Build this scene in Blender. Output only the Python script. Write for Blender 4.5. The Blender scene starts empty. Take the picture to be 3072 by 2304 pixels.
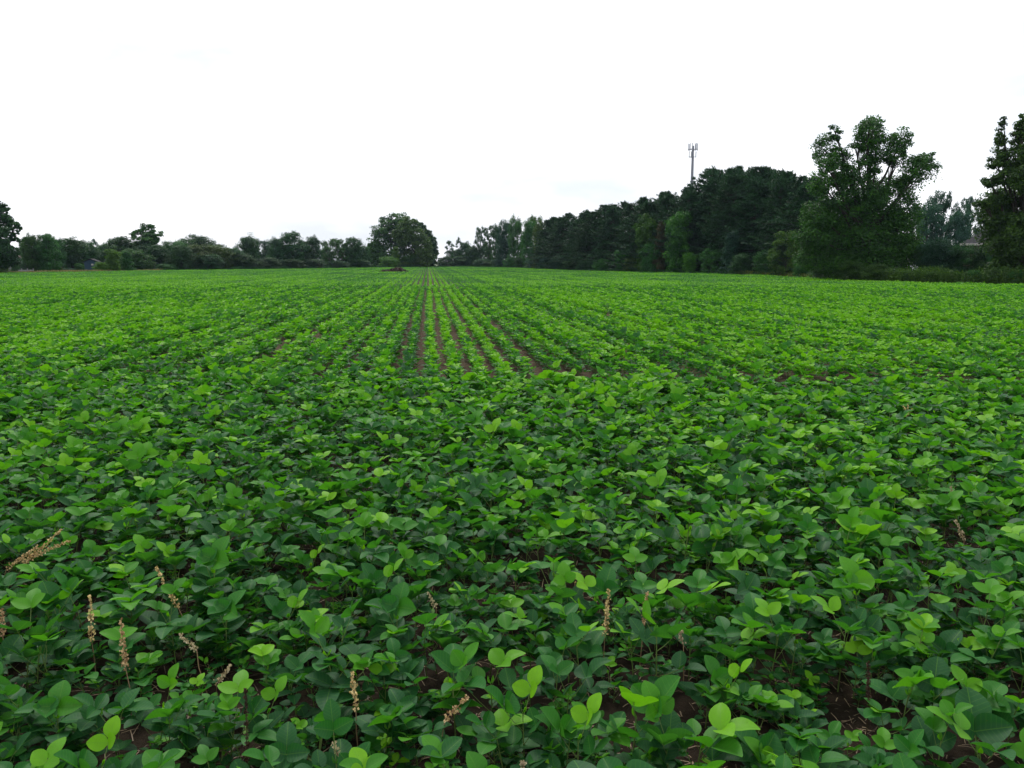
import bpy, math, random
import numpy as np
from mathutils import Vector, Matrix, Euler

# ------------------------------------------------------------------ camera, world, sun, exposure
SC = bpy.context.scene
COL = SC.collection
R = math.radians
F = 800.0                       # focal length in pixels of the 1024 x 768 picture
PITCH = math.atan((384 - 261) / F)
CAMZ = 1.66
cam_d = bpy.data.cameras.new('camera'); cam_d.sensor_width = 36; cam_d.lens = 36 * F / 1024
cam_d.clip_start = 0.05; cam_d.clip_end = 5000
cam = bpy.data.objects.new('camera', cam_d); COL.objects.link(cam)
cam.location = (0, 0, CAMZ); cam.rotation_euler = (math.pi / 2 - PITCH, 0, 0)
SC.camera = cam
SC.view_settings.view_transform = 'Standard'; SC.view_settings.look = 'None'
SC.view_settings.exposure = 0.78; SC.view_settings.gamma = 1
SUN_EL, SUN_AZ = 58, -14        # behind thin cloud, ahead and a little left of the view
w = bpy.data.worlds.new('World'); SC.world = w; w.use_nodes = True
nt = w.node_tree; nt.nodes.clear()
wo = nt.nodes.new('ShaderNodeOutputWorld'); bg = nt.nodes.new('ShaderNodeBackground')
sky = nt.nodes.new('ShaderNodeTexSky'); sky.sky_type = 'NISHITA'; sky.sun_disc = False
sky.sun_elevation = R(SUN_EL); sky.sun_rotation = R(SUN_AZ); sky.dust_density = 3
tc = nt.nodes.new('ShaderNodeTexCoord'); mp = nt.nodes.new('ShaderNodeMapping'); mp.inputs['Scale'].default_value = (1, 1, 3.2)
nz = nt.nodes.new('ShaderNodeTexNoise'); nz.inputs['Scale'].default_value = 2.3; nz.inputs['Detail'].default_value = 5
nz.inputs['Roughness'].default_value = 0.55
cr = nt.nodes.new('ShaderNodeValToRGB')
cr.color_ramp.elements[0].position = 0.38; cr.color_ramp.elements[0].color = (6.0, 6.4, 7.0, 1)
cr.color_ramp.elements[1].position = 0.61; cr.color_ramp.elements[1].color = (10.2, 10.3, 10.7, 1)
mx = nt.nodes.new('ShaderNodeMix'); mx.data_type = 'RGBA'; mx.inputs['Factor'].default_value = 0.88
nt.links.new(tc.outputs['Generated'], mp.inputs['Vector']); nt.links.new(mp.outputs[0], nz.inputs['Vector'])
nt.links.new(nz.outputs['Fac'], cr.inputs['Fac'])
nt.links.new(sky.outputs[0], mx.inputs['A']); nt.links.new(cr.outputs[0], mx.inputs['B'])
nt.links.new(mx.outputs['Result'], bg.inputs['Color']); bg.inputs['Strength'].default_value = 0.092
nt.links.new(bg.outputs[0], wo.inputs['Surface'])
sd = bpy.data.lights.new('sun', 'SUN'); sd.energy = 1.5; sd.angle = R(22); sd.color = (1, 0.96, 0.9)
so = bpy.data.objects.new('sun', sd); COL.objects.link(so); so.location = (0, 0, 60)
_d = Vector((math.sin(R(SUN_AZ)) * math.cos(R(SUN_EL)), math.cos(R(SUN_AZ)) * math.cos(R(SUN_EL)), math.sin(R(SUN_EL))))
so.rotation_euler = _d.to_track_quat('Z', 'Y').to_euler()
SC.cycles.max_bounces = 6; SC.cycles.transmission_bounces = 4; SC.cycles.diffuse_bounces = 4
SC.cycles.volume_bounces = 0; SC.cycles.use_denoising = True

rng = np.random.default_rng(7); random.seed(7)
cp, sp = math.cos(PITCH), math.sin(PITCH)

# ------------------------------------------------------------------ picture <-> place
def ray(px, py):
    x = (px - 512) / F; y = (384 - py) / F
    return Vector((x, cp + y * sp, -sp + y * cp))
def gp(px, py, z=0.25):
    d = ray(px, py); t = (z - CAMZ) / d.z
    return Vector((d.x * t, d.y * t, z))
def at_y(px, Y, py=261):
    d = ray(px, py); t = Y / d.y
    return Vector((d.x * t, Y, CAMZ + d.z * t))
def dist(py):                   # distance whose crop-top line shows at picture row py
    return gp(512, py).y
def project(P):
    P = np.asarray(P, float)
    x, y, z = P[..., 0], P[..., 1], P[..., 2] - CAMZ
    dep = y * cp - z * sp
    return 512 + F * x / dep, 384 - F * (y * sp + z * cp) / dep, dep

# ------------------------------------------------------------------ helpers
def tag(o, label=None, cat=None, group=None, kind=None):
    if label: o['label'] = label
    if cat: o['category'] = cat
    if group: o['group'] = group
    if kind: o['kind'] = kind
    return o
def empty(name, loc, rz=0):
    o = bpy.data.objects.new(name, None); COL.objects.link(o); o.location = loc; o.rotation_euler = (0, 0, rz)
    o.empty_display_size = 0.2
    return o
def link(name, me, parent=None, loc=(0, 0, 0)):
    o = bpy.data.objects.new(name, me); COL.objects.link(o); o.location = loc
    if parent: o.parent = parent
    return o
class QB:
    """collects quads; tint and uv are per vertex"""
    def __init__(s): s.v = []; s.f = []; s.t = []; s.u = []; s.m = []; s.n = 0
    def add(s, V, Fq, tint=0.5, uv=None, mat=0):
        V = np.asarray(V, np.float32).reshape(-1, 3); Fq = np.asarray(Fq, np.int32).reshape(-1, 4)
        s.v.append(V); s.f.append(Fq + s.n); s.n += len(V)
        t = np.empty(len(V), np.float32); t[:] = tint; s.t.append(t)
        if uv is None: uv = np.zeros((len(V), 2), np.float32)
        s.u.append(np.asarray(uv, np.float32)); s.m.append(np.full(len(Fq), mat, np.int32))
    def join(s, o, M=None, t=0.0):
        V = o.V()
        if M is not None:
            M = np.array(M); V = V @ M[:3, :3].T + M[:3, 3]
        s.v.append(V.astype(np.float32)); s.f.append(np.concatenate(o.f) + s.n); s.n += len(V)
        s.t.append(np.concatenate(o.t) + t); s.u.append(np.concatenate(o.u)); s.m.append(np.concatenate(o.m))
    def V(s): return np.concatenate(s.v)
    def mesh(s, name, mats, smooth=True):
        me = bpy.data.meshes.new(name)
        V = s.V(); Fq = np.concatenate(s.f)
        me.vertices.add(len(V)); me.vertices.foreach_set('co', V.ravel())
        me.loops.add(Fq.size); me.loops.foreach_set('vertex_index', Fq.ravel())
        me.polygons.add(len(Fq)); me.polygons.foreach_set('loop_start', np.arange(0, Fq.size, 4, dtype=np.int32))
        me.polygons.foreach_set('material_index', np.concatenate(s.m))
        me.polygons.foreach_set('use_smooth', np.full(len(Fq), smooth))
        a = me.attributes.new('tint', 'FLOAT', 'POINT'); a.data.foreach_set('value', np.concatenate(s.t))
        U = np.concatenate(s.u); U3 = np.zeros((len(U), 3), np.float32); U3[:, :2] = U
        a = me.attributes.new('leaf_uv', 'FLOAT_VECTOR', 'POINT'); a.data.foreach_set('vector', U3.ravel())
        for m in (mats if isinstance(mats, (list, tuple)) else [mats]): me.materials.append(m)
        me.update(calc_edges=True)
        return me
def tube(qb, pts, rad, n=6, tint=0.5, mat=0, cap=False):
    pts = [Vector(p) for p in pts]; k = len(pts)
    if not isinstance(rad, (list, tuple, np.ndarray)): rad = [rad] * k
    V = []
    for i, p in enumerate(pts):
        d = (pts[min(i + 1, k - 1)] - pts[max(i - 1, 0)]).normalized()
        a = d.orthogonal().normalized() if abs(d.z) > 0.99 else d.cross(Vector((0, 0, 1))).normalized()
        b = d.cross(a)
        for j in range(n):
            an = 2 * math.pi * j / n
            V.append(p + (a * math.cos(an) + b * math.sin(an)) * rad[i])
    Fq = [[i * n + j, i * n + (j + 1) % n, (i + 1) * n + (j + 1) % n, (i + 1) * n + j] for i in range(k - 1) for j in range(n)]
    if cap and n == 4:
        Fq.append([3, 2, 1, 0]); Fq.append([(k - 1) * n + q for q in range(4)])
    qb.add([tuple(v) for v in V], Fq, tint, None, mat)
def box(qb, x0, x1, y0, y1, z0, z1, mat=0):
    V = [(x, y, z) for z in (z0, z1) for y in (y0, y1) for x in (x0, x1)]
    qb.add(V, [[0, 2, 3, 1], [4, 5, 7, 6], [0, 1, 5, 4], [2, 6, 7, 3], [0, 4, 6, 2], [1, 3, 7, 5]], 0.5, None, mat)

# ------------------------------------------------------------------ materials
def new_mat(name):
    m = bpy.data.materials.new(name); m.use_nodes = True; n = m.node_tree; n.nodes.clear()
    return m, n, n.nodes.new('ShaderNodeOutputMaterial')
def N(n, t, **kw):
    x = n.nodes.new(t)
    for k, v in kw.items(): setattr(x, k, v)
    return x
def mixc(n, f, a, b, blend='MIX'):
    x = N(n, 'ShaderNodeMix', data_type='RGBA', blend_type=blend)
    for k, v in (('Factor', f), ('A', a), ('B', b)):
        if hasattr(v, 'links'): n.links.new(v, x.inputs[k])
        else: x.inputs[k].default_value = v if k == 'Factor' else (*v, 1)
    return x.outputs['Result']
def mth(n, op, a, b=0.0, c=None, clamp=False):
    x = N(n, 'ShaderNodeMath', operation=op, use_clamp=clamp)
    for i, v in enumerate((a, b) if c is None else (a, b, c)):
        if hasattr(v, 'links'): n.links.new(v, x.inputs[i])
        else: x.inputs[i].default_value = v
    return x.outputs[0]
def noise(n, scale, detail=3, vec=None, rough=0.5):
    x = N(n, 'ShaderNodeTexNoise'); x.inputs['Scale'].default_value = scale; x.inputs['Detail'].default_value = detail
    x.inputs['Roughness'].default_value = rough
    if vec: n.links.new(vec, x.inputs['Vector'])
    return x.outputs['Fac']
def leafy(name, dark, light, trans=0.3, rough=0.55, spec=0.25, vary=0.5, tr_col=None):
    m, n, out = new_mat(name)
    at = N(n, 'ShaderNodeAttribute', attribute_name='tint')
    ge = N(n, 'ShaderNodeNewGeometry'); oi = N(n, 'ShaderNodeObjectInfo')
    f = mth(n, 'ADD', at.outputs['Fac'], mth(n, 'MULTIPLY', mth(n, 'SUBTRACT', noise(n, 0.35, 2, ge.outputs['Position']), 0.5), vary), clamp=True)
    c = mixc(n, f, dark, light)
    hs = N(n, 'ShaderNodeHueSaturation'); n.links.new(c, hs.inputs['Color'])
    n.links.new(mth(n, 'ADD', 0.485, mth(n, 'MULTIPLY', oi.outputs['Random'], 0.03)), hs.inputs['Hue'])
    n.links.new(mth(n, 'ADD', 0.85, mth(n, 'MULTIPLY', oi.outputs['Random'], 0.3)), hs.inputs['Value'])
    p = N(n, 'ShaderNodeBsdfPrincipled'); n.links.new(hs.outputs[0], p.inputs['Base Color'])
    p.inputs['Roughness'].default_value = rough; p.inputs['Specular IOR Level'].default_value = spec
    t = N(n, 'ShaderNodeBsdfTranslucent'); n.links.new(mixc(n, 1.0, hs.outputs[0], tr_col or (1.3, 1.5, 0.5), 'MULTIPLY'), t.inputs['Color'])
    s = N(n, 'ShaderNodeMixShader'); s.inputs[0].default_value = trans
    n.links.new(p.outputs[0], s.inputs[1]); n.links.new(t.outputs[0], s.inputs[2]); n.links.new(s.outputs[0], out.inputs['Surface'])
    return m
def plain(name, a, b=None, scale=8, rough=0.8, metal=0, bump=0.0, spec=0.3):
    m, n, out = new_mat(name)
    p = N(n, 'ShaderNodeBsdfPrincipled'); p.inputs['Roughness'].default_value = rough; p.inputs['Metallic'].default_value = metal
    p.inputs['Specular IOR Level'].default_value = spec
    tcn = N(n, 'ShaderNodeTexCoord'); nf = noise(n, scale, 5, tcn.outputs['Object'], 0.65)
    if b is None: b = tuple(v * 0.75 for v in a)
    n.links.new(mixc(n, nf, a, b), p.inputs['Base Color'])
    if bump:
        bu = N(n, 'ShaderNodeBump'); bu.inputs['Strength'].default_value = bump; bu.inputs['Distance'].default_value = 0.02
        n.links.new(nf, bu.inputs['Height']); n.links.new(bu.outputs[0], p.inputs['Normal'])
    n.links.new(p.outputs[0], out.inputs['Surface'])
    return m

def soy_leaf_mat():
    m, n, out = new_mat('soybean_leaf')
    at = N(n, 'ShaderNodeAttribute', attribute_name='tint'); uv = N(n, 'ShaderNodeAttribute', attribute_name='leaf_uv')
    ge = N(n, 'ShaderNodeNewGeometry'); oi = N(n, 'ShaderNodeObjectInfo')
    sx = N(n, 'ShaderNodeSeparateColor'); n.links.new(oi.outputs['Color'], sx.inputs[0])
    # near plants carry their own shade in the object colour (green channel 0); the crop beyond takes a random one
    own = mth(n, 'ADD', mth(n, 'MULTIPLY', sx.outputs[0], mth(n, 'SUBTRACT', 1.0, sx.outputs[1])), mth(n, 'MULTIPLY', oi.outputs['Random'], sx.outputs[1]))
    big = noise(n, 0.16, 3, ge.outputs['Position'])
    f = mth(n, 'ADD', at.outputs['Fac'], mth(n, 'MULTIPLY', mth(n, 'SUBTRACT', own, 0.45), 0.62))
    f = mth(n, 'ADD', f, mth(n, 'MULTIPLY', mth(n, 'SUBTRACT', big, 0.5), 0.9))
    # tint beyond the headland yellowed for light coming through the young top leaves
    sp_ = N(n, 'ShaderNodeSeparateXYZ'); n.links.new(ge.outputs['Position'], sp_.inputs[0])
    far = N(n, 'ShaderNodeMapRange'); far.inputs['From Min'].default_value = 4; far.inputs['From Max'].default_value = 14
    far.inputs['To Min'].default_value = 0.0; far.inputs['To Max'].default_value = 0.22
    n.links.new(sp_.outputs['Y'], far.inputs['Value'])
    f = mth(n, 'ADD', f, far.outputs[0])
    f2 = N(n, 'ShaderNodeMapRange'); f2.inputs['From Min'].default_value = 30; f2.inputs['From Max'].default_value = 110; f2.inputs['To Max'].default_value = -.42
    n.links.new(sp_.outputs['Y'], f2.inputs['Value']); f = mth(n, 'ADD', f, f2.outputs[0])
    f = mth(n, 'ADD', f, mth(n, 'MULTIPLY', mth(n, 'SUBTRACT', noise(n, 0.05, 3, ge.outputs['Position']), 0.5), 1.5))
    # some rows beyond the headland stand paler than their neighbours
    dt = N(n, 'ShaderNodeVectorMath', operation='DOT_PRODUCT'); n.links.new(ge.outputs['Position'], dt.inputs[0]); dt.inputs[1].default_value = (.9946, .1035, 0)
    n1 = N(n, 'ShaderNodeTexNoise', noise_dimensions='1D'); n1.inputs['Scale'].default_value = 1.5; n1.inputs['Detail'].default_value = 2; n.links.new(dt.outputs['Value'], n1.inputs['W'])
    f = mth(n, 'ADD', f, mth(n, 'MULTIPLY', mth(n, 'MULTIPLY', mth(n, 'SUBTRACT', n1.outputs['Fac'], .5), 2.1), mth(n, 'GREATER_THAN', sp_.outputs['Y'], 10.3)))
    cr_ = N(n, 'ShaderNodeValToRGB'); e = cr_.color_ramp.elements
    e[0].position = 0.0; e[0].color = (0.013, 0.076, 0.022, 1)
    e[1].position = 1.0; e[1].color = (0.150, 0.370, 0.004, 1)
    k = e.new(0.35); k.color = (0.018, 0.122, 0.016, 1)
    k = e.new(0.7); k.color = (0.062, 0.235, 0.007, 1)
    n.links.new(f, cr_.inputs['Fac'])
    su = N(n, 'ShaderNodeSeparateXYZ'); n.links.new(uv.outputs['Vector'], su.inputs[0])
    au = mth(n, 'ABSOLUTE', su.outputs[0])
    rib = mth(n, 'LESS_THAN', au, 0.035)
    side = mth(n, 'SINE', mth(n, 'MULTIPLY', mth(n, 'SUBTRACT', su.outputs[1], mth(n, 'MULTIPLY', au, 0.22)), 46.0))
    sv = N(n, 'ShaderNodeMapRange'); sv.inputs['From Min'].default_value = 0.80; sv.inputs['From Max'].default_value = 1.0
    n.links.new(side, sv.inputs['Value'])
    vein = mth(n, 'MAXIMUM', mth(n, 'MULTIPLY', rib, 0.85), mth(n, 'MULTIPLY', sv.outputs[0], 0.38))
    blot = noise(n, 55, 3, ge.outputs['Position'])
    c = mixc(n, mth(n, 'MULTIPLY', blot, 0.25), cr_.outputs[0], (0.02, 0.09, 0.012))
    c = mixc(n, mth(n, 'MULTIPLY', vein, 0.40), c, (0.11, 0.27, 0.03))
    sp2 = N(n, 'ShaderNodeMapRange'); sp2.inputs['From Min'].default_value = .70; sp2.inputs['From Max'].default_value = .76; n.links.new(noise(n, 210, 2, ge.outputs['Position']), sp2.inputs['Value'])
    c = mixc(n, mth(n, 'MULTIPLY', sp2.outputs[0], 0.8), c, (0.10, 0.075, 0.02))
    # underside paler and matt
    c = mixc(n, mth(n, 'MULTIPLY', ge.outputs['Backfacing'], 0.35), c, (0.06, 0.19, 0.03))
    p = N(n, 'ShaderNodeBsdfPrincipled'); n.links.new(c, p.inputs['Base Color'])
    p.inputs['Roughness'].default_value = 0.52; p.inputs['Specular IOR Level'].default_value = 0.22
    bu = N(n, 'ShaderNodeBump'); bu.inputs['Strength'].default_value = 0.35; bu.inputs['Distance'].default_value = 0.002
    n.links.new(mth(n, 'ADD', mth(n, 'MULTIPLY', vein, -0.8), blot), bu.inputs['Height']); n.links.new(bu.outputs[0], p.inputs['Normal'])
    t = N(n, 'ShaderNodeBsdfTranslucent'); n.links.new(mixc(n, 1.0, c, (1.5, 1.7, 0.45), 'MULTIPLY'), t.inputs['Color'])
    s = N(n, 'ShaderNodeMixShader'); s.inputs[0].default_value = 0.34
    n.links.new(p.outputs[0], s.inputs[1]); n.links.new(t.outputs[0], s.inputs[2]); n.links.new(s.outputs[0], out.inputs['Surface'])
    return m
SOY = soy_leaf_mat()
SOYSTEM = plain('soybean_stem', (0.10, 0.19, 0.03), (0.13, 0.17, 0.05), 30, 0.6)
def soil_mat():
    m, n, out = new_mat('soil')
    ge = N(n, 'ShaderNodeNewGeometry')
    a = noise(n, 1.3, 6, ge.outputs['Position'], 0.6); b = noise(n, 26, 8, ge.outputs['Position'], 0.75); s3 = noise(n, 160, 3, ge.outputs['Position'], 0.6)
    r = N(n, 'ShaderNodeValToRGB'); r.color_ramp.elements[0].position = 0.3; r.color_ramp.elements[0].color = (0.006, 0.0045, 0.003, 1)
    r.color_ramp.elements[1].position = 0.75; r.color_ramp.elements[1].color = (0.046, 0.034, 0.022, 1)
    n.links.new(mth(n, 'ADD', mth(n, 'MULTIPLY', a, 0.45), mth(n, 'MULTIPLY', b, 0.55)), r.inputs['Fac'])
    sp_ = N(n, 'ShaderNodeSeparateXYZ'); n.links.new(ge.outputs['Position'], sp_.inputs[0])
    # headland soil colour darkened for deep shade between plants, open rows beyond paler
    far = N(n, 'ShaderNodeMapRange'); far.inputs['From Min'].default_value = 6; far.inputs['From Max'].default_value = 13
    far.inputs['To Min'].default_value = 0.0; far.inputs['To Max'].default_value = 0.55; n.links.new(sp_.outputs['Y'], far.inputs['Value'])
    c = mixc(n, far.outputs[0], r.outputs[0], (0.125, 0.088, 0.055))
    c = mixc(n, mth(n, 'MULTIPLY', s3, 0.35), c, (0.05, 0.03, 0.02))
    p = N(n, 'ShaderNodeBsdfPrincipled'); n.links.new(c, p.inputs['Base Color']); p.inputs['Roughness'].default_value = 0.95
    p.inputs['Specular IOR Level'].default_value = 0.1
    bu = N(n, 'ShaderNodeBump'); bu.inputs['Strength'].default_value = 0.9; bu.inputs['Distance'].default_value = 0.03
    n.links.new(mth(n, 'ADD', b, mth(n, 'MULTIPLY', s3, 0.4)), bu.inputs['Height']); n.links.new(bu.outputs[0], p.inputs['Normal'])
    n.links.new(p.outputs[0], out.inputs['Surface']); return m
def ground_mat():
    m, n, out = new_mat('rough_grass_ground')
    ge = N(n, 'ShaderNodeNewGeometry')
    c = mixc(n, noise(n, 0.12, 5, ge.outputs['Position']), (0.035, 0.07, 0.016), (0.10, 0.12, 0.035))
    c = mixc(n, mth(n, 'MULTIPLY', noise(n, 6, 6, ge.outputs['Position'], 0.7), 0.6), c, (0.025, 0.05, 0.012))
    p = N(n, 'ShaderNodeBsdfPrincipled'); n.links.new(c, p.inputs['Base Color']); p.inputs['Roughness'].default_value = 0.95
    n.links.new(p.outputs[0], out.inputs['Surface']); return m
M = {}
M['maple'] = leafy('maple_leaves', (0.009, 0.036, 0.007), (0.052, 0.145, 0.010))
M['dark'] = leafy('dark_broadleaf_leaves', (0.008, 0.038, 0.014), (0.033, 0.104, 0.024))
M['mid'] = leafy('green_broadleaf_leaves', (0.010, 0.050, 0.013), (0.046, 0.145, 0.020))
M['bright'] = leafy('light_green_leaves', (0.020, 0.080, 0.007), (0.095, 0.230, 0.009))
M['olive'] = leafy('olive_leaves', (0.018, 0.050, 0.009), (0.075, 0.135, 0.020))
M['fresh'] = leafy('fresh_green_leaves', (0.013, 0.058, 0.008), (0.058, 0.160, 0.014))
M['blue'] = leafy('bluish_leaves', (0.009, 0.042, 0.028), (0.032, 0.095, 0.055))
M['brown'] = leafy('brown_leaves', (0.022, 0.024, 0.009), (0.070, 0.064, 0.022), trans=0.15)
M['pine'] = leafy('pine_needles', (0.005, 0.026, 0.010), (0.022, 0.078, 0.022), trans=0.12, rough=0.6)
M['bark'] = plain('bark', (0.020, 0.017, 0.014), (0.045, 0.038, 0.03), 6, 0.9, bump=0.6)
M['palebark'] = plain('pale_bark', (0.13, 0.115, 0.095), (0.07, 0.06, 0.05), 6, 0.9, bump=0.5)

# ------------------------------------------------------------------ ground
def sheet(name, pts, z, mat):
    me = bpy.data.meshes.new(name); me.from_pydata([(p[0], p[1], z) for p in pts], [], [list(range(len(pts)))]); me.materials.append(mat)
    me.update(); o = link(name, me)
    return o
o = sheet('ground', [(-2500, -400), (2500, -400), (2500, 3000), (-2500, 3000)], -0.012, ground_mat()); o['kind'] = 'structure'
EDGE_PX = [(-260, 274.6), (-120, 273.6), (0, 272.6), (60, 271.7), (100, 271.0), (160, 270.0), (250, 269.0), (330, 268.0), (400, 267.0), (430, 266.6), (470, 266.6),
           (520, 267.6), (560, 269.3), (600, 270.6), (650, 271.8), (700, 272.8), (770, 274.6), (820, 277.6), (860, 279.6), (900, 281.0), (960, 282.0), (1024, 282.9), (1160, 284.0), (1400, 286)]
EDGE = [gp(x, y) for x, y in EDGE_PX]
FIELD = [(p.x, p.y) for p in EDGE] + [(70, -12), (-140, -12)]
o = sheet('field_soil', FIELD[::-1], 0.0, soil_mat()); o['kind'] = 'structure'
def edge_y(px):
    return float(np.interp(px, [e[0] for e in EDGE_PX], [e[1] for e in EDGE_PX]))
def inside(P):
    x, y = P[:, 0], P[:, 1]; r = np.zeros(len(P), bool); n = len(FIELD)
    for i in range(n):
        x1, y1 = FIELD[i]; x2, y2 = FIELD[(i + 1) % n]
        c = ((y1 > y) != (y2 > y)) & (x < (x2 - x1) * (y - y1) / ((y2 - y1) or 1e-9) + x1)
        r ^= c
    return r

# ------------------------------------------------------------------ soybean plants
def leaflet(L, W, fold, curl, nu, nv, wav=0.0, rg=rng):
    """one ovate leaflet, base at the origin, pointing along +Y, upper side +Z"""
    t = np.linspace(0, 1, nv + 1); u = np.linspace(-1, 1, nu + 1)
    prof = np.sin(np.pi * np.clip(t, 0.012, 0.988) ** 0.84) ** 0.62
    T, U = np.meshgrid(t, u, indexing='ij'); Pf = prof[:, None]
    X = U * Pf * W / 2; Y = T * L
    ph = rg.uniform(0, 6.28)
    Z = fold * np.abs(X) - curl * L * (T - 0.15) ** 2 + wav * L * np.sin(T * 7 + ph) * np.abs(U) * Pf
    V = np.stack([X, Y, Z], -1).reshape(-1, 3)
    i, j = np.meshgrid(np.arange(nv), np.arange(nu), indexing='ij')
    a = (i * (nu + 1) + j).ravel()
    return V, np.stack([a, a + 1, a + nu + 2, a + nu + 1], -1), np.stack([(U * Pf).ravel(), T.ravel()], -1)
def frame(f, up, origin):
    f = Vector(f).normalized(); r = f.cross(Vector(up)).normalized(); n = r.cross(f)
    return np.array([[r.x, f.x, n.x, origin[0]], [r.y, f.y, n.y, origin[1]], [r.z, f.z, n.z, origin[2]], [0, 0, 0, 1]])
def put(qb, lf, Mx, tint):
    V, Fq, uv = lf
    qb.add(V @ Mx[:3, :3].T + Mx[:3, 3], Fq, tint, uv)
def soy(rg, lod=0, H=None):
    lf, st = QB(), QB()
    nu, nv = ((4, 7), (2, 3), (1, 2))[lod]
    H = H or rg.uniform(0.15, 0.22)
    lean = Vector((rg.normal(0, .12), rg.normal(0, .12), 1)).normalized()
    def node(h): return lean * h
    sides = 5 if lod == 0 else 3
    if lod < 2: tube(st, [(0, 0, -.01), lean * (H * .5), lean * H], [.0028, .0024, .0016], sides)
    ph = rg.uniform(0, 6.28)
    # the pair of simple leaves low on the stem
    if lod < 2:
        for k in (0, 1):
            a = ph + math.pi * k + rg.normal(0, .2); b = node(H * .35)
            d = Vector((math.cos(a), math.sin(a), rg.uniform(.0, .35)))
            tip = b + d * .02
            tube(st, [b, tip], [.0012, .001], 3)
            put(lf, leaflet(rg.uniform(.038, .052), rg.uniform(.034, .044), .15, .35, nu, nv, .01, rg), frame(d, (0, 0, 1), tip), rg.uniform(.0, .25))
    ntr = rg.integers(4, 6) if lod < 2 else 4
    for k in range(ntr):
        q = k / max(ntr - 1, 1)
        a = ph + 1.57 + k * (math.pi + rg.normal(0, .45)); b = node(H * (.30 + .62 * q))
        el = rg.uniform(.55, 1.0) + .35 * q
        pl = rg.uniform(.075, .135) * (1 - .20 * q)
        d = Vector((math.cos(a) * math.cos(el), math.sin(a) * math.cos(el), math.sin(el)))
        mid = b + d * pl * .5 + Vector((0, 0, -.004)); e = b + d * pl
        if lod < 2: tube(st, [b, mid, e], [.0016, .0013, .0011], 4 if lod == 0 else 3)
        th = rg.uniform(-.1, .75) + .25 * q
        f = Vector((math.cos(a) * math.cos(th), math.sin(a) * math.cos(th), math.sin(th)))
        side = Vector((-math.sin(a), math.cos(a), 0)); up = side.cross(f) * -1
        if up.z < 0: up = -up
        L = rg.uniform(.070, .108) * (1 - .12 * q); W = L * rg.uniform(.68, .90)
        tint = -.10 + .78 * q + rg.normal(0, .20)
        fold = rg.uniform(.10, .65); curl = rg.uniform(-.15, .35)
        e2 = e + f * .016
        if lod < 2: tube(st, [e, e2], [.001, .0009], 3)
        put(lf, leaflet(L, W, fold, curl, nu, nv, .02, rg), frame(f, up, e2), tint)
        for s in (-1, 1):
            an = s * rg.uniform(1.15, 1.75)
            fd = f * math.cos(an) + side * math.sin(an); rise = rg.uniform(.15, 1.0)
            fd = (fd + up * rise).normalized(); un = up - fd * up.dot(fd)
            put(lf, leaflet(L * rg.uniform(.82, .96), W * rg.uniform(.85, 1), fold, curl, nu, nv, .02, rg), frame(fd, un, e), tint + rg.normal(0, .05))
    # folded growing tip
    if lod < 2:
        for s in range(2):
            a = rg.uniform(0, 6.28); d = Vector((math.cos(a) * .4, math.sin(a) * .4, 1))
            put(lf, leaflet(.026, .013, .9, -.1, nu, nv, 0, rg), frame(d, (math.cos(a), math.sin(a), .3), node(H)), .95)
    return lf, st
VARS = []
for i in range(14):
    lf, st = soy(np.random.default_rng(100 + i), 0)
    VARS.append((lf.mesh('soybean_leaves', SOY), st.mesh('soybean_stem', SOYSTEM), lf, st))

# ----- headland: rows run across the view
HEAD_END = 10.6
ang_h = R(-5.0)
hd = np.array([math.cos(ang_h), math.sin(ang_h)]); hp = np.array([-math.sin(ang_h), math.cos(ang_h)])
def spot(px, py, rx, ry): g = gp(px, py, 0.05); return (g.x, g.y, rx, ry)
BARE = [spot(345, 478, .5, .15), spot(395, 540, .30, .12), spot(600, 583, .55, .10), spot(640, 600, .4, .10), spot(700, 592, .45, .10), spot(815, 560, .3, .08),
        spot(585, 700, .22, .12), spot(625, 712, .26, .13), spot(690, 752, .30, .10), spot(860, 720, .2, .1), spot(240, 700, .16, .09),
        spot(95, 705, .12, .08), spot(150, 730, .2, .08), spot(255, 415, .5, .2), spot(300, 423, .45, .2), spot(60, 350, .5, .3), spot(940, 560, .28, .07), spot(480, 600, .15, .07),
        spot(760, 690, .15, .08), spot(960, 610, .2, .06), spot(560, 540, .3, .07), spot(870, 640, .2, .05)]
S = 1024 / 3072
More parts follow.
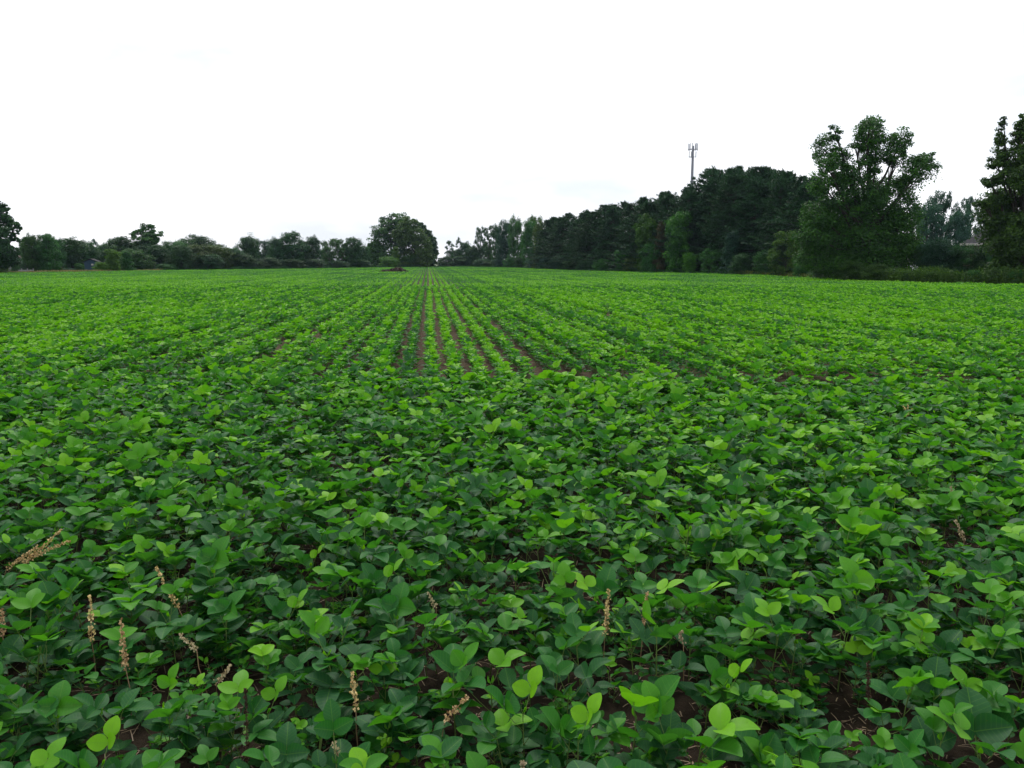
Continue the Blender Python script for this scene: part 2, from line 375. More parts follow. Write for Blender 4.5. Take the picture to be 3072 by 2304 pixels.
STALKS = [
    (20, 1640, 1705, 90, 0, 'thick tan seed stalk leaning right at the left edge, lower of a pair', 0),
    (70, 1592, 1690, 110, 0, 'longest tan branched seed stalk leaning right near the left edge', 1),
    (535, 1705, 1825, -72, 0, 'tan beaded seed stalk leaning up to the left, upper left foreground', 0),
    (275, 1790, 1925, -12, 0, 'upright orange-tan seed stalk left of a slimmer upright one', 0),
    (378, 1860, 2010, -20, 0, 'slim brown and tan seed stalk, right neighbour of an orange-tan one', 0),
    (8, 1830, 1905, -6, 0, 'yellow-tan seed stalk cut by the left edge of the photo', 0),
    (590, 1900, 1950, -50, 1, 'small drooping pale seed stalk above a gap left of centre', 0),
    (650, 1995, 2050, 40, 1, 'short pale seed tuft low on the soil in the left foreground', 0),
    (1180, 1625, 1665, -8, 1, 'small whitish seed tuft on a long bare stem above centre foreground', 0),
    (1308, 1775, 1822, -24, 1, 'short pale seed stalk beside round leaves in the centre foreground', 0),
    (1814, 1770, 1905, 14, 0, 'tall upright tan seed stalk, left one of the centre-right pair', 0),
    (1928, 1775, 1875, 14, 0, 'upright tan seed stalk, right one of the centre-right pair', 0),
    (1068, 2010, 2130, -10, 0, 'upright brown and tan seed stalk behind the bright bottom plants', 0),
    (1335, 2085, 2160, 70, 0, 'thick brown seed stalk lying over to the right near bottom centre', 0),
    (1015, 2215, 2270, -10, 1, 'pale seed tuft at the bottom edge left of centre', 0),
    (1570, 2290, 2330, 0, 1, 'pale seed tuft cut by the bottom edge at centre', 0),
    (2050, 1885, 1935, -10, 1, 'whitish seed tuft right of the centre-right pair', 0),
    (1725, 1722, 1748, 8, 0, 'small golden seed tuft above the centre-right pair', 0),
    (2892, 1562, 1620, -24, 1, 'pale pinkish seed stalk at the right, lower of two', 0),
    (2868, 1458, 1510, -20, 1, 'pale pinkish seed stalk at the right, upper of two', 0),
    (2720, 1212, 1252, 4, 0, 'three-branched tan seed stalk standing in the dense crop at right', 2),
    (2605, 1985, 2110, 2, 2, 'blackish brown dead stalk in the right foreground', 0),
    (742, 2075, 2290, -12, 2, 'long blackish dead stalk in the left foreground', 0)]
SZ = .19
def hides_stalk(x, y):
    for q_ in STALKS:
        px, t, b, dx = q_[0] * S, q_[1] * S, q_[2] * S, q_[3] * S
        ys = gp(px, b, SZ).y
        if y > ys + .04: continue
        u_, v_, d_ = project((x, y, .15)); rad = .075 * F / d_; top_ = project((x, y, .27))[1]
        if min(px, px + dx) - rad < u_ < max(px, px + dx) + rad and top_ < b - 4 and y > ys - .6: return True
    return False

plants = []     # x, y, rotation, scale, variant, row
v0 = 1.30
for r in range(26):
    v = v0 + r * 0.34
    u = -16.0 + rng.uniform(0, .1)
    while u < 16:
        u += rng.uniform(.041, .092) * (1 if r < 5 else .88)
        vv = v + rng.normal(0, .038) + .03 * math.sin(u * .8 + r)
        P = hd * u + hp * vv
        x, y = float(P[0]), float(P[1])
        if y < 1.2 or y > HEAD_END + .3 * math.sin(x * .9) + rng.normal(0, .15): continue
        if abs(x) > .66 * y + 2.5: continue
        if x * x + y * y < 1.1 ** 2: continue
        if any(((x - a) / c) ** 2 + ((y - b) / d) ** 2 < 1 for a, b, c, d in BARE) and rng.random() < .66: continue
        if rng.random() < .04: continue
        if hides_stalk(x, y): continue
        dens = 1 + .10 * min(max((y - 2.8) / 1.5, 0), 1)
        plants.append([x, y, rng.uniform(0, 6.28), min(1.25, max(.55, rng.normal(.83, .15))) * dens, int(rng.integers(0, 14)), r])
P = np.array([[p[0], p[1], .16] for p in plants])
sx_, sy_, dp = project(P)
vis = (sx_ > 6) & (sx_ < 1018) & (sy_ < 775) & (dp > .5)
order = [i for i in np.argsort(dp) if vis[i]][:300]
near = set(int(i) for i in order)
words = ['first', 'second', 'third', 'fourth', 'fifth', 'sixth', 'seventh', 'eighth', 'ninth', 'tenth', 'eleventh', 'twelfth']
def ordn(k):
    return words[k] if k < 12 else '%d%s' % (k + 1, {1: 'st', 2: 'nd', 3: 'rd'}.get((k + 1) % 10, 'th') if (k + 1) // 10 != 1 else 'th')
rows = {}
for i in near: rows.setdefault(plants[i][5], []).append(i)
for ri, r in enumerate(sorted(rows)):
    ids = sorted(rows[r], key=lambda i: sx_[i])
    for k, i in enumerate(ids):
        x, y, rz, s, var, _ = plants[i]
        shade = float(rng.random() ** .85)
        look = ('dark blue-green' if shade < .33 else 'mid-green' if shade < .66 else 'bright yellow-green')
        size = 'large ' if s > 1.12 else 'small ' if s < .88 else ''
        left = k < (len(ids) + 1) // 2
        q = k if left else len(ids) - 1 - k
        e = empty('soybean_plant', (x, y, 0), rz); e.scale = (s, s, s * rng.uniform(.85, 1.15))
        tag(e, '%s%s soybean plant, %s from %s in %s row from bottom' % (size, look, ordn(q), 'left' if left else 'right', ordn(ri)), 'soybean plant', 'soybean plants in the nearest rows')
        f = link('foliage', VARS[var][0], e); f.color = (shade, 0, 0, 1)
        link('stem', VARS[var][1], e)

# ----- the crop beyond: one uncountable mass
PROTO = bpy.data.collections.new('crop_pieces')
protos = []
def proto(me):
    o = bpy.data.objects.new('crop_piece_%03d' % len(protos), me); PROTO.objects.link(o); protos.append(o); return len(protos) - 1
for lf, st in [(v[2], v[3]) for v in VARS]:
    q = QB(); q.join(lf)
    k = QB(); k.join(st); k.m = [np.full(sum(len(a) for a in k.f), 1, np.int32)]; q.join(k)
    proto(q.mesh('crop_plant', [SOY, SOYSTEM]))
def lowplants(n, lod, seed):
    out = []
    for i in range(n):
        rg = np.random.default_rng(seed + i); lf, st = soy(rg, lod); q = QB(); q.join(lf)
        if st.v:
            k = QB(); k.join(st); k.m = [np.full(sum(len(a) for a in k.f), 1, np.int32)]; q.join(k)
        out.append(q)
    return out
L1, L2 = lowplants(16, 1, 500), lowplants(16, 2, 800)
def RZ(a, s, x, y): return np.array([[math.cos(a) * s, -math.sin(a) * s, 0, x], [math.sin(a) * s, math.cos(a) * s, 0, y], [0, 0, s, 0], [0, 0, 0, 1]])
SEG = []
for i in range(10):             # one metre of one row, local +Y along the row
    q = QB(); y = 0.03
    while y < 1.0:
        if rng.random() > .07:
            q.join(L1[rng.integers(16)], RZ(rng.uniform(0, 6.28), rng.uniform(.64, .98), rng.normal(0, .028), y), rng.normal(0, .08))
        y += rng.uniform(.040, .095)
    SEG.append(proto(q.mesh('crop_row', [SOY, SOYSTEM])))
PAT = []
RSP = 0.335
for i in range(8):              # far off: three metres of eight rows
    q = QB()
    for r in range(8):
        y = rng.uniform(0, .1)
        while y < 3.0:
            if rng.random() > .05:
                q.join(L2[rng.integers(16)], RZ(rng.uniform(0, 6.28), rng.uniform(.60, .92), (r - 3.5) * RSP + rng.normal(0, .022), y), rng.normal(0, .10))
            y += rng.uniform(.055, .12)
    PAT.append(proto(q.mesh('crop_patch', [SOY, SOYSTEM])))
pts, idx, rot, scl = [], [], [], []
for i, p in enumerate(plants):
    if i in near: continue
    pts.append((p[0], p[1], 0)); idx.append(p[4]); rot.append(p[2]); scl.append((p[3], p[3], p[3]))
dmain = np.array([-.1035, .9946]); pmain = np.array([.9946, .1035]); rz_main = math.atan2(.1035, .9946)
TRAM = (-2.35, 1.67)
MIDEND = 46
def vis_xy(x, y, m=6): return (np.abs(x) < .66 * y + m)
MB = spot(310, 343, .7, 1.3), spot(352, 345, .5, 1.2), spot(283, 340, .4, .8), spot(500, 325, .3, 1.5), spot(600, 315, 1.2, 1.6), spot(560, 318, .5, 1.2), spot(720, 286, 3.5, 3.5), spot(640, 330, .6, .6)
def bare_main(x, y): return any(((x - a) / c) ** 2 + ((y - b) / d) ** 2 < 1 for a, b, c, d in MB)
for i in range(5200):          # small low seedlings between the rows
    y = 1.4 + 9 * rng.random() ** .9; x = rng.uniform(-1, 1) * (.66 * y + 1)
    if any(((x - a) / c) ** 2 + ((y - b) / d) ** 2 < .6 for a, b, c, d in BARE) and rng.random() < .6: continue
    if math.sin(x * 2.3 + y * 1.7) * math.sin(x * .9 - y * 2.9 + 1) > .45: continue
    k = rng.uniform(.34, .62); pts.append((x, y, -.01)); idx.append(int(rng.integers(14))); rot.append(rng.uniform(0, 6.28)); scl.append((k, k, k * .8))
rmax = 170
for r in range(-rmax, rmax):
    v = r * RSP + sum((.07 if t < 0 else .04) * (1 if r * RSP > t else -1) for t in TRAM)
    nlack = rng.uniform(.84, 1.12)
    for u in np.arange(7.0 + rng.uniform(0, .5), MIDEND + 2, 1.0):
        P0 = dmain * u + pmain * v
        x, y = P0
        if y < HEAD_END - .55 + .3 * math.sin(x * .9) or y > MIDEND or not vis_xy(x, y): continue
        if bare_main(x, y + .5) and rng.random() < .12: continue
        s = nlack * rng.uniform(.92, 1.16)
        pts.append((x, y, 0)); idx.append(SEG[rng.integers(len(SEG))]); rot.append(rz_main); scl.append((s * rng.choice((-1, 1)), 1, s))
inv = RSP * 8
for r in range(-130, 130):
    v = r * inv
    for u in np.arange(30, 330, 3.0):
        x, y = dmain * u + pmain * v
        if y < MIDEND - 1.5 or not vis_xy(x, y, 12) or y > 300: continue
        pts.append((x, y, 0)); idx.append(PAT[rng.integers(len(PAT))]); rot.append(rz_main); scl.append((rng.choice((-1, 1)) * 1.0, 1.0, rng.uniform(.92, 1.12)))
pts = np.array(pts, np.float32)
ok = inside(pts); ok &= inside(pts + np.array([dmain[0] * 3, dmain[1] * 3, 0]) * (pts[:, 1:2] > MIDEND))
pts = pts[ok]; idx = np.array(idx, np.int32)[ok]; rot = np.array(rot, np.float32)[ok]; scl = np.array(scl, np.float32)[ok]
print('crop pieces', len(pts))
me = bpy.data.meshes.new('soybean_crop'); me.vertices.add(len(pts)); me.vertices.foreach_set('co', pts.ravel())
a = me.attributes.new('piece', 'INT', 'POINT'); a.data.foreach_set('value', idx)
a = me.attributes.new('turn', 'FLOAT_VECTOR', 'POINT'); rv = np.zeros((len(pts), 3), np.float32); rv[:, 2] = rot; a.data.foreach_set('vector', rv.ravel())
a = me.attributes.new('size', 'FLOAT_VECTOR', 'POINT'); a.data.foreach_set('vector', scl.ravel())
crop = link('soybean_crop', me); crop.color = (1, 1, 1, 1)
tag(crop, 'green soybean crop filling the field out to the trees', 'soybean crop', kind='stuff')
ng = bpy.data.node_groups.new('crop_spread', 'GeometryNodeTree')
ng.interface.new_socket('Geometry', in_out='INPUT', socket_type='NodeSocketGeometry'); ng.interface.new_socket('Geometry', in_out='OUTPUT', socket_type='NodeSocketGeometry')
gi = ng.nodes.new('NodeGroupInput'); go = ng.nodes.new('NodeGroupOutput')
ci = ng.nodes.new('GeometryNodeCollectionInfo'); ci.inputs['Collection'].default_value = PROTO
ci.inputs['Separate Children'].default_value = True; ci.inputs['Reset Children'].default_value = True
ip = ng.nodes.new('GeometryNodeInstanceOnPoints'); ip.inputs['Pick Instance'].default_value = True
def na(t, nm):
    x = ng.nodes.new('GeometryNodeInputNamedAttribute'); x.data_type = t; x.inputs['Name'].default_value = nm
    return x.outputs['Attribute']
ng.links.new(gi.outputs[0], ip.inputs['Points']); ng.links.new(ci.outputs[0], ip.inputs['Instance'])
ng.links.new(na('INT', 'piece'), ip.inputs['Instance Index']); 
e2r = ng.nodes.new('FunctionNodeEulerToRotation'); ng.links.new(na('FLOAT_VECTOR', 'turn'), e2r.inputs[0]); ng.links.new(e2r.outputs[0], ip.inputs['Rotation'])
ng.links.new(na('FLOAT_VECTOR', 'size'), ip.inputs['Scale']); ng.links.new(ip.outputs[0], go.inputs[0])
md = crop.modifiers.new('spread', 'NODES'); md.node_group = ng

# ----- straw and stubble on the soil
q = QB()
for i in range(17000):
    y = 1.3 + 9 * rng.random() ** 1.3; x = rng.uniform(-1, 1) * (.66 * y + .8)
    L = rng.uniform(.015, .075) * (1.6 if rng.random() < .1 else 1); a = rng.uniform(0, math.pi); z = rng.uniform(.002, .012); wd = rng.uniform(.0008, .0024)
    d = np.array([math.cos(a), math.sin(a), rng.normal(0, .15)]); sdv = np.array([-d[1], d[0], 0]) * wd; c0 = np.array([x, y, z])
    bend = np.array([0, 0, rng.uniform(0, .006)])
    q.add([c0 - d * L / 2 - sdv, c0 - d * L / 2 + sdv, c0 + sdv + bend, c0 - sdv + bend, c0 + d * L / 2 + sdv, c0 + d * L / 2 - sdv], [[0, 1, 2, 3], [3, 2, 4, 5]], rng.random())
STRAW = leafy('straw', (0.030, 0.020, 0.012), (0.30, 0.22, 0.13), trans=0.05, vary=.2)
o = link('crop_residue', q.mesh('crop_residue', STRAW, False)); tag(o, 'dry straw and stubble lying on the dark soil between plants', 'crop residue', kind='stuff')

# ------------------------------------------------------------------ dried weed stalks in the near rows
SEEDM = [leafy('tan_seeds', (0.24, 0.13, 0.05), (0.72, 0.54, 0.28), trans=.1, vary=.4), leafy('pale_seeds', (0.30, 0.22, 0.13), (0.55, 0.46, 0.30), trans=.1, vary=.4),
         leafy('dark_seeds', (0.012, 0.007, 0.004), (0.055, 0.024, 0.010), trans=.05, vary=.4)]
DRY = [plain('dry_stalk', (0.20, 0.12, 0.06), (0.32, 0.22, 0.12), 20, .8), plain('dark_stalk', (0.03, 0.016, 0.010), (0.06, 0.03, 0.015), 20, .8)]
def seed_husk(rg, s):
    """a small papery three-winged seed"""
    V = []; Fq = []
    for k in range(3):
        a = k * 2.094; b = len(V)
        V += [(0, 0, -s * .5), (math.cos(a) * s * .42, math.sin(a) * s * .42, -s * .05), (0, 0, s * .55), (math.cos(a + .9) * s * .16, math.sin(a + .9) * s * .16, 0)]
        Fq.append([b, b + 1, b + 2, b + 3])
    return np.array(V), np.array(Fq)
def stalk(px, ptop, pbot, dx, kind, label, side=0, dens=1.0, Lrow=None):
    """head spans picture rows ptop..pbot at column px; dx = lean of the head in pixels"""
    g = gp(px, pbot, SZ); Y = g.y
    bot = at_y(px, Y, pbot); top = at_y(px + dx, Y, ptop)
    base = Vector((bot.x - (top.x - bot.x) * .5, Y + .01, 0)); hb = Vector((bot.x, Y, max(bot.z, .03))); ht = Vector((top.x, Y + rng.normal(0, .01), max(top.z, .05)))
    e = empty('dried_weed_stalk', base); tag(e, label, 'dried weed', 'dried seed stalks among the soybeans')
    st = QB(); rg = rng
    mid = base.lerp(hb, .6) + Vector((rg.normal(0, .004), 0, 0))
    tube(st, [Vector((0, 0, -.01)), mid - base, hb - base, ht.lerp(hb, .4) - base, ht - base], [.0022, .002, .0017, .0012, .0006], 5)
    link('stem', st.mesh('dry_stem', DRY[1 if kind == 2 else 0]), e)
    heads = [(hb, ht)]
    for k in range(side):
        s = (-1) ** k; f = .15 + .2 * k; b0 = hb.lerp(ht, f); heads.append((b0, b0 + (ht - hb) * .5 + Vector((s * (ht - hb).length * .38, .01 * s, 0))))
    for h0, h1 in heads:
        q = QB(); L = (h1 - h0).length; n = int(max(12, L / .0019 * dens)); ax = (h1 - h0).normalized(); o1 = ax.orthogonal().normalized(); o2 = ax.cross(o1)
        for i in range(n):
            t = rg.random(); lump = .6 + .4 * math.sin(t * L / .016 * 6.28) ** 2
            rr = (.0105 if kind != 2 else .0065) * (1 - .55 * t) * lump * math.sqrt(rg.random()) * 1.7; a = rg.uniform(0, 6.28)
            c = h0.lerp(h1, t) + (o1 * math.cos(a) + o2 * math.sin(a)) * rr - base
            V, Fq = seed_husk(rg, rg.uniform(.008, .0125)); Rm = np.array(Euler((rg.uniform(-1, 1), rg.uniform(-1, 1), rg.uniform(0, 6))).to_matrix())
            q.add(V @ Rm.T + np.array(c), Fq, rg.random())
        if h0 is not hb:
            tube(q, [h0 - base, h1 - base], [.001, .0005], 3, .3)
        link('seed_head', q.mesh('seed_head', SEEDM[kind], False), e)
for (px, t, b, dx, kd, lab, sd_) in STALKS:
    stalk(px * S, t * S, b * S, dx * S, kd, lab, sd_)

# ------------------------------------------------------------------ trees
def crown(qb, lobes, nclump, nleaf, size, rg, rc=(.16, .30), flat=.6, up=.55, fill=0.0):
    """leaf quads gathered in clumps through the outer part of each lobe; lobes = [(centre, radii)]; returns clump centres"""
    vol = np.array([r[0] * r[1] * r[2] for _, r in lobes]) ** (2 / 3); vol /= vol.sum(); cc = []
    for (c, r), wv in zip(lobes, vol):
        c = np.array(c); r = np.array(r); k = max(3, int(nclump * wv))
        d = rg.normal(size=(k, 3)); d /= np.linalg.norm(d, axis=1)[:, None]
        rad = .45 + .6 * rg.random(k) ** .6
        C = c + d * r * rad[:, None]; cr_ = r.mean() * rg.uniform(rc[0], rc[1], k)
        tintc = rg.normal(.42, .17, k)
        n = nleaf
        off = rg.normal(size=(k, n, 3)); off /= np.linalg.norm(off, axis=2)[..., None]; off *= rg.random((k, n, 1)) ** .45
        Pp = C[:, None] + off * cr_[:, None, None] * np.array([1.15, 1.15, flat])
        Pp = Pp.reshape(-1, 3); offf = off.reshape(-1, 3)
        out = np.repeat(d, n, 0)
        nrm = offf * .5 + out * .25 + np.array([0, 0, up]) + rg.normal(size=Pp.shape) * .55
        nrm /= np.linalg.norm(nrm, axis=1)[:, None]
        ax = rg.normal(size=Pp.shape) + np.array([0, 0, -.4]); ax -= nrm * (ax * nrm).sum(1)[:, None]; ax /= np.linalg.norm(ax, axis=1)[:, None]
        bx = np.cross(nrm, ax); s = size * rg.uniform(.6, 1.35, len(Pp))[:, None]
        V = np.stack([Pp - ax * s * .5, Pp + bx * s * .32 + nrm * s * .06, Pp + ax * s * .5, Pp - bx * s * .32 + nrm * s * .06], 1).reshape(-1, 3)
        keep = V.reshape(-1, 4, 3)[:, :, 2].min(1) > 0.02
        tt = np.repeat(np.repeat(tintc, n) + rg.normal(0, .12, len(Pp)), 4)
        V = V.reshape(-1, 4, 3)[keep].reshape(-1, 3); tt = tt.reshape(-1, 4)[keep].reshape(-1)
        if len(V): qb.add(V, np.arange(len(V)).reshape(-1, 4), tt)
        cc.append(C)
    return cc
def limbs(qb, H, lobes, cc, rg, r0=.25, twigs=6, fork=.35):
    base = Vector((0, 0, -.1)); top = Vector((np.mean([l[0][0] for l in lobes]) * .5, np.mean([l[0][1] for l in lobes]) * .5, H * .72))
    trunk = [base, Vector((0, 0, H * .12)), base.lerp(top, .5) + Vector((rg.normal(0, .02 * H), rg.normal(0, .01 * H), 0)), top]
    tube(qb, trunk, [r0 * 1.3, r0, r0 * .62, r0 * .2], 8)
    for (c, r), C in zip(lobes, cc):
        c = Vector(c); h = min(max(c.z * rg.uniform(.35, .62), H * .08), H * .66); s = trunk[1].lerp(trunk[2], min(1, h / (H * .42))) if h < H * .4 else trunk[2].lerp(trunk[3], (h - H * .4) / (H * .33))
        m = s.lerp(c, .55) + Vector((0, 0, -.04 * H)); tube(qb, [s, m, c], [r0 * .42, r0 * .28, r0 * .13], 5)
        for j in rg.choice(len(C), min(twigs, len(C)), replace=False):
            e = Vector(C[j]); st_ = m.lerp(c, rg.uniform(.3, 1)); tube(qb, [st_, st_.lerp(e, .5) + Vector((0, 0, .02 * H)), e], [r0 * .13, r0 * .08, r0 * .03], 4)
def rand_lobes(rg, H, Rr, z0, n, lr=(.30, .5), shape='round'):
    out = []
    for i in range(n):
        t = (i + .5) / n; z = z0 + (H - z0) * t
        if shape == 'round': env = math.sin(math.pi * min(max(.16 + .74 * t, 0), 1)) ** .6
        elif shape == 'cone': env = (1 - t) ** .7 + .15
        elif shape == 'vase': env = .45 + .55 * math.sin(math.pi * (.1 + .7 * t))
        else: env = .75
        a = i * 2.399 + rg.normal(0, .3); rl = Rr * rg.uniform(*lr); d = max(0, Rr * env - rl * .8) * rg.uniform(.6, 1.05)
        out.append(((math.cos(a) * d, math.sin(a) * d, min(z, H - rl * .7)), (rl, rl, rl * rg.uniform(.7, .95))))
    return out
def tree_meshes(seed, H, Rr, z0, n, nclump, nleaf, size, shape='round', r0=.22, lr=(.32, .5), twigs=5, rc=(.2, .34), lobes=None, core=True, up=.55, flat=.6):
    rg = np.random.default_rng(seed); lobes = lobes or rand_lobes(rg, H, Rr, z0, n, lr, shape)
    q, t = QB(), QB(); cc = crown(q, lobes, nclump, nleaf, size, rg, rc, flat, up); limbs(t, H, lobes, cc, rg, r0, twigs)
    return q.mesh('tree_crown', M['mid']), t.mesh('tree_trunk', M['bark'])
def pine_meshes(seed, H=14.0, Rr=3.3, z0=.8, kn=8, top=1.75):
    rg = np.random.default_rng(seed); q, t = QB(), QB()
    tube(t, [(0, 0, -.1), (rg.normal(0, .1), rg.normal(0, .1), H * .5), (0, 0, H * .98)], [.2, .13, .03], 7)
    z = z0
    Vs = []; tt = []
    while z < H - .25:
        f = (z - z0) / (H - z0); L0 = Rr * (1 - f ** top) * (.75 + .25 * min(1, f * 5)) + .25
        for b in range(rg.integers(5, 8)):
            a = rg.uniform(0, 6.28); L = L0 * rg.choice((.6, .85, 1.0, 1.25)) * rg.uniform(.9, 1.1); rise = -.10 + .75 * f ** 1.5 + rg.normal(0, .06)
            d = np.array([math.cos(a), math.sin(a), rise]); sd_ = np.array([-math.sin(a), math.cos(a), 0])
            end = np.array([0, 0, z]) + d * L
            tube(t, [(0, 0, z), tuple(np.array([0, 0, z]) + d * L * .6 + np.array([0, 0, -.06 * L])), tuple(end)], [.045, .028, .01], 4)
            nt_ = int(4 + L * 7)
            for k in range(nt_):
                s = .25 + .78 * rg.random() ** .7; spread = .34 * L * (1.1 - s)
                c = np.array([0, 0, z]) + d * L * s + sd_ * rg.normal(0, spread * .8 + .05) + np.array([0, 0, -.06 * L * math.sin(math.pi * s) + rg.normal(0, .05)])
                tc_ = rg.normal(.4 + .25 * (s - .5), .15)
                td = d * .6 + sd_ * rg.normal(0, .5) + np.array([0, 0, .55]); td /= np.linalg.norm(td)
                for w_ in range(kn):
                    nd = td + rg.normal(size=3) * .55; nd /= np.linalg.norm(nd); ln = rg.uniform(.20, .42)
                    sv = np.cross(nd, rg.normal(size=3)); sv /= np.linalg.norm(sv); sv *= .033
                    Vs += [c - sv * .6, c + nd * ln * .5 - sv, c + nd * ln, c + nd * ln * .5 + sv]; tt += [tc_] * 4
        z += rg.uniform(.28, .44) * (1 - .3 * f)
    # leading shoots
    for k in range(16):
        a = rg.uniform(0, 6.28); rr = Rr * .45 * rg.random(); zz = H - .2 - (rr / Rr) ** 1.6 * H * .28; c = np.array([math.cos(a) * rr, math.sin(a) * rr, zz])
        for w_ in range(16):
            nd = np.array([rg.normal(0, .32), rg.normal(0, .32), 1.]); nd /= np.linalg.norm(nd); ln = rg.uniform(.25, .7); sv = np.cross(nd, rg.normal(size=3)); sv /= np.linalg.norm(sv); sv *= .028
            b = c + np.array([0, 0, rg.uniform(-.4, .2)])
            Vs += [b - sv, b + nd * ln * .5 - sv, b + nd * ln, b + nd * ln * .5 + sv]; tt += [.45] * 4
    V = np.array(Vs); q.add(V, np.arange(len(V)).reshape(-1, 4), np.array(tt))
    return q.mesh('pine_crown', M['pine']), t.mesh('pine_trunk', M['bark'])
V_ = {}
V_['round'] = [tree_meshes(20 + i, 12, 4.6, 1.2, 14, 230, 80, .34, lr=(.36, .56), rc=(.34, .6), flat=.9) for i in range(3)]
V_['low'] = [tree_meshes(30 + i, 12, 5.4, .3, 17, 270, 80, .36, lr=(.34, .52), rc=(.34, .6), flat=.9) for i in range(3)]
V_['open'] = [tree_meshes(40 + i, 12, 4.2, 3.6, 12, 170, 60, .30, 'vase', lr=(.24, .40), rc=(.40, .66), twigs=9, flat=.9) for i in range(4)]
V_['grove'] = [tree_meshes(140 + i, 12, 5.0, 2.0, 16, 260, 70, .34, 'round', lr=(.30, .5), rc=(.34, .6), twigs=8, flat=.9) for i in range(3)]
V_['airy'] = [tree_meshes(50 + i, 12, 3.0, 2.6, 11, 110, 55, .30, 'vase', lr=(.28, .44), rc=(.4, .66), twigs=8, r0=.16, flat=.9) for i in range(2)]
V_['cone'] = [tree_meshes(60 + i, 12, 3.4, .2, 13, 200, 75, .34, 'cone', lr=(.36, .55), rc=(.34, .6), flat=.9) for i in range(2)]
V_['column'] = [tree_meshes(65 + i, 12, 4.2, .2, 11, 220, 80, .38, 'col', lr=(.45, .62), rc=(.3, .5), flat=.9) for i in range(2)]
V_['bush'] = [tree_meshes(70 + i, 4, 2.6, .1, 12, 200, 80, .15, 'round', lr=(.36, .56), r0=.06, rc=(.34, .6)) for i in range(4)]
V_['wild'] = [tree_meshes(80 + i, 4, 2.5, .1, 16, 190, 60, .14, 'vase', lr=(.2, .36), r0=.05, rc=(.4, .7), up=.3) for i in range(2)]
V_['pine'] = [pine_meshes(90 + i, Rr=3.3 + .35 * math.sin(i * 2.1), top=(1.2, 1.9, 1.45, 2.4, 1.6, 1.3, 2.0)[i]) for i in range(7)]
BASEH = {'bush': 4, 'wild': 4, 'pine': 14}
BASER = {'grove': 5.0, 'round': 4.7, 'low': 5.3, 'open': 4.3, 'airy': 3.1, 'cone': 3.3, 'column': 4.0, 'bush': 2.6, 'wild': 2.5, 'pine': 3.3}
cnt = {}
def plant_tree(name, kind, mat, px, top, width, label, cat='tree', back=2.0, Y=None, group=None, base=None, bark=None, z=0.0, meshes=None):
    """px: column of the foot, top: picture row of the tip, width: crown width in pixels, back: metres behind the field edge"""
    if Y is None: Y = dist(base if base else edge_y(px)) + back
    P0 = at_y(px, Y); H = max(.4, at_y(px, Y, top).z)
    k = cnt.get(kind, 0); cnt[kind] = k + 1
    me = meshes or V_[kind][k % len(V_[kind])]
    e = empty(name, (P0.x, P0.y, z), rng.uniform(0, 6.28) if meshes is None else 0)
    sz = H / BASEH.get(kind, 12) * .97; sw = (width * Y / F / 2) / BASER.get(kind, 1) if meshes is None else 1
    if meshes is None: e.scale = (sw, sw, sz)
    tag(e, label, cat, group)
    for nm, m_, mt in (('crown', me[0], M[mat]), ('trunk', me[1], M[bark or 'bark'])):
        o = link(nm, m_, e); o.material_slots[0].link = 'OBJECT'; o.material_slots[0].material = mt
    return e
def hero(name, Y, px, lobes_px, nclump, nleaf, size, mat, label, cat='tree', r0=.25, depth=.8, seed=1, rc=(.2, .34), twigs=8, flat=.6):
    """a tree with its own outline: lobes given as (px, py, rx, ry[, depth offset in m]) measured at its distance"""
    P0 = at_y(px, Y); k = Y / F / 1.0; lob = []; rg = np.random.default_rng(seed)
    for l in lobes_px:
        c = at_y(l[0], Y, l[1]); rx, ry = l[2] * k, l[3] * k
        dy = l[4] if len(l) > 4 else rg.normal(0, rx * .5)
        lob.append(((c.x - P0.x, dy, c.z), (rx, rx * depth, ry)))
    H = max(l[0][2] + l[1][2] for l in lob)
    me = tree_meshes(seed, H, 1, 0, 0, nclump, nleaf, size, r0=r0, lobes=lob, rc=rc, twigs=twigs, flat=flat)
    return plant_tree(name, name, mat, px, 100, 0, label, cat, Y=Y, meshes=me)

# ----- the big maple at right
ym = dist(279.4) + 3
hero('maple_tree', ym, 868, [
    (829, 148, 10, 17), (822, 166, 9, 10), (843, 158, 9, 11), (849, 172, 8, 10), (838, 178, 9, 10), (856, 150, 6, 8), (817, 184, 11, 12), (835, 132, 7, 7), (866, 132, 12, 13), (880, 122, 9, 10), (878, 148, 15, 14), (868, 166, 11, 10),
    (900, 140, 11, 10), (895, 158, 10, 9), (915, 170, 16, 13), (925, 160, 8, 8), (906, 186, 13, 10), (850, 185, 16, 12), (885, 186, 16, 12), (836, 200, 14, 10),
    (818, 215, 14, 14), (848, 215, 20, 16), (880, 212, 20, 16), (905, 212, 14, 16), (812, 236, 15, 14), (835, 240, 20, 18), (865, 240, 24, 18, 0), (895, 240, 20, 20), (900, 228, 16, 16), (905, 246, 14, 14), (890, 255, 18, 14), (872, 198, 14, 12), (858, 210, 16, 14),
    (815, 258, 14, 12), (845, 262, 22, 14), (880, 262, 24, 14), (908, 256, 11, 16), (866, 225, 26, 22, 2.5), (860, 255, 28, 16, 2.5)],
    2300, 56, .165, 'maple', 'big leafy maple with gappy upper crown standing right of the pine belt', r0=.32, seed=3, rc=(.32, .62), flat=.75)
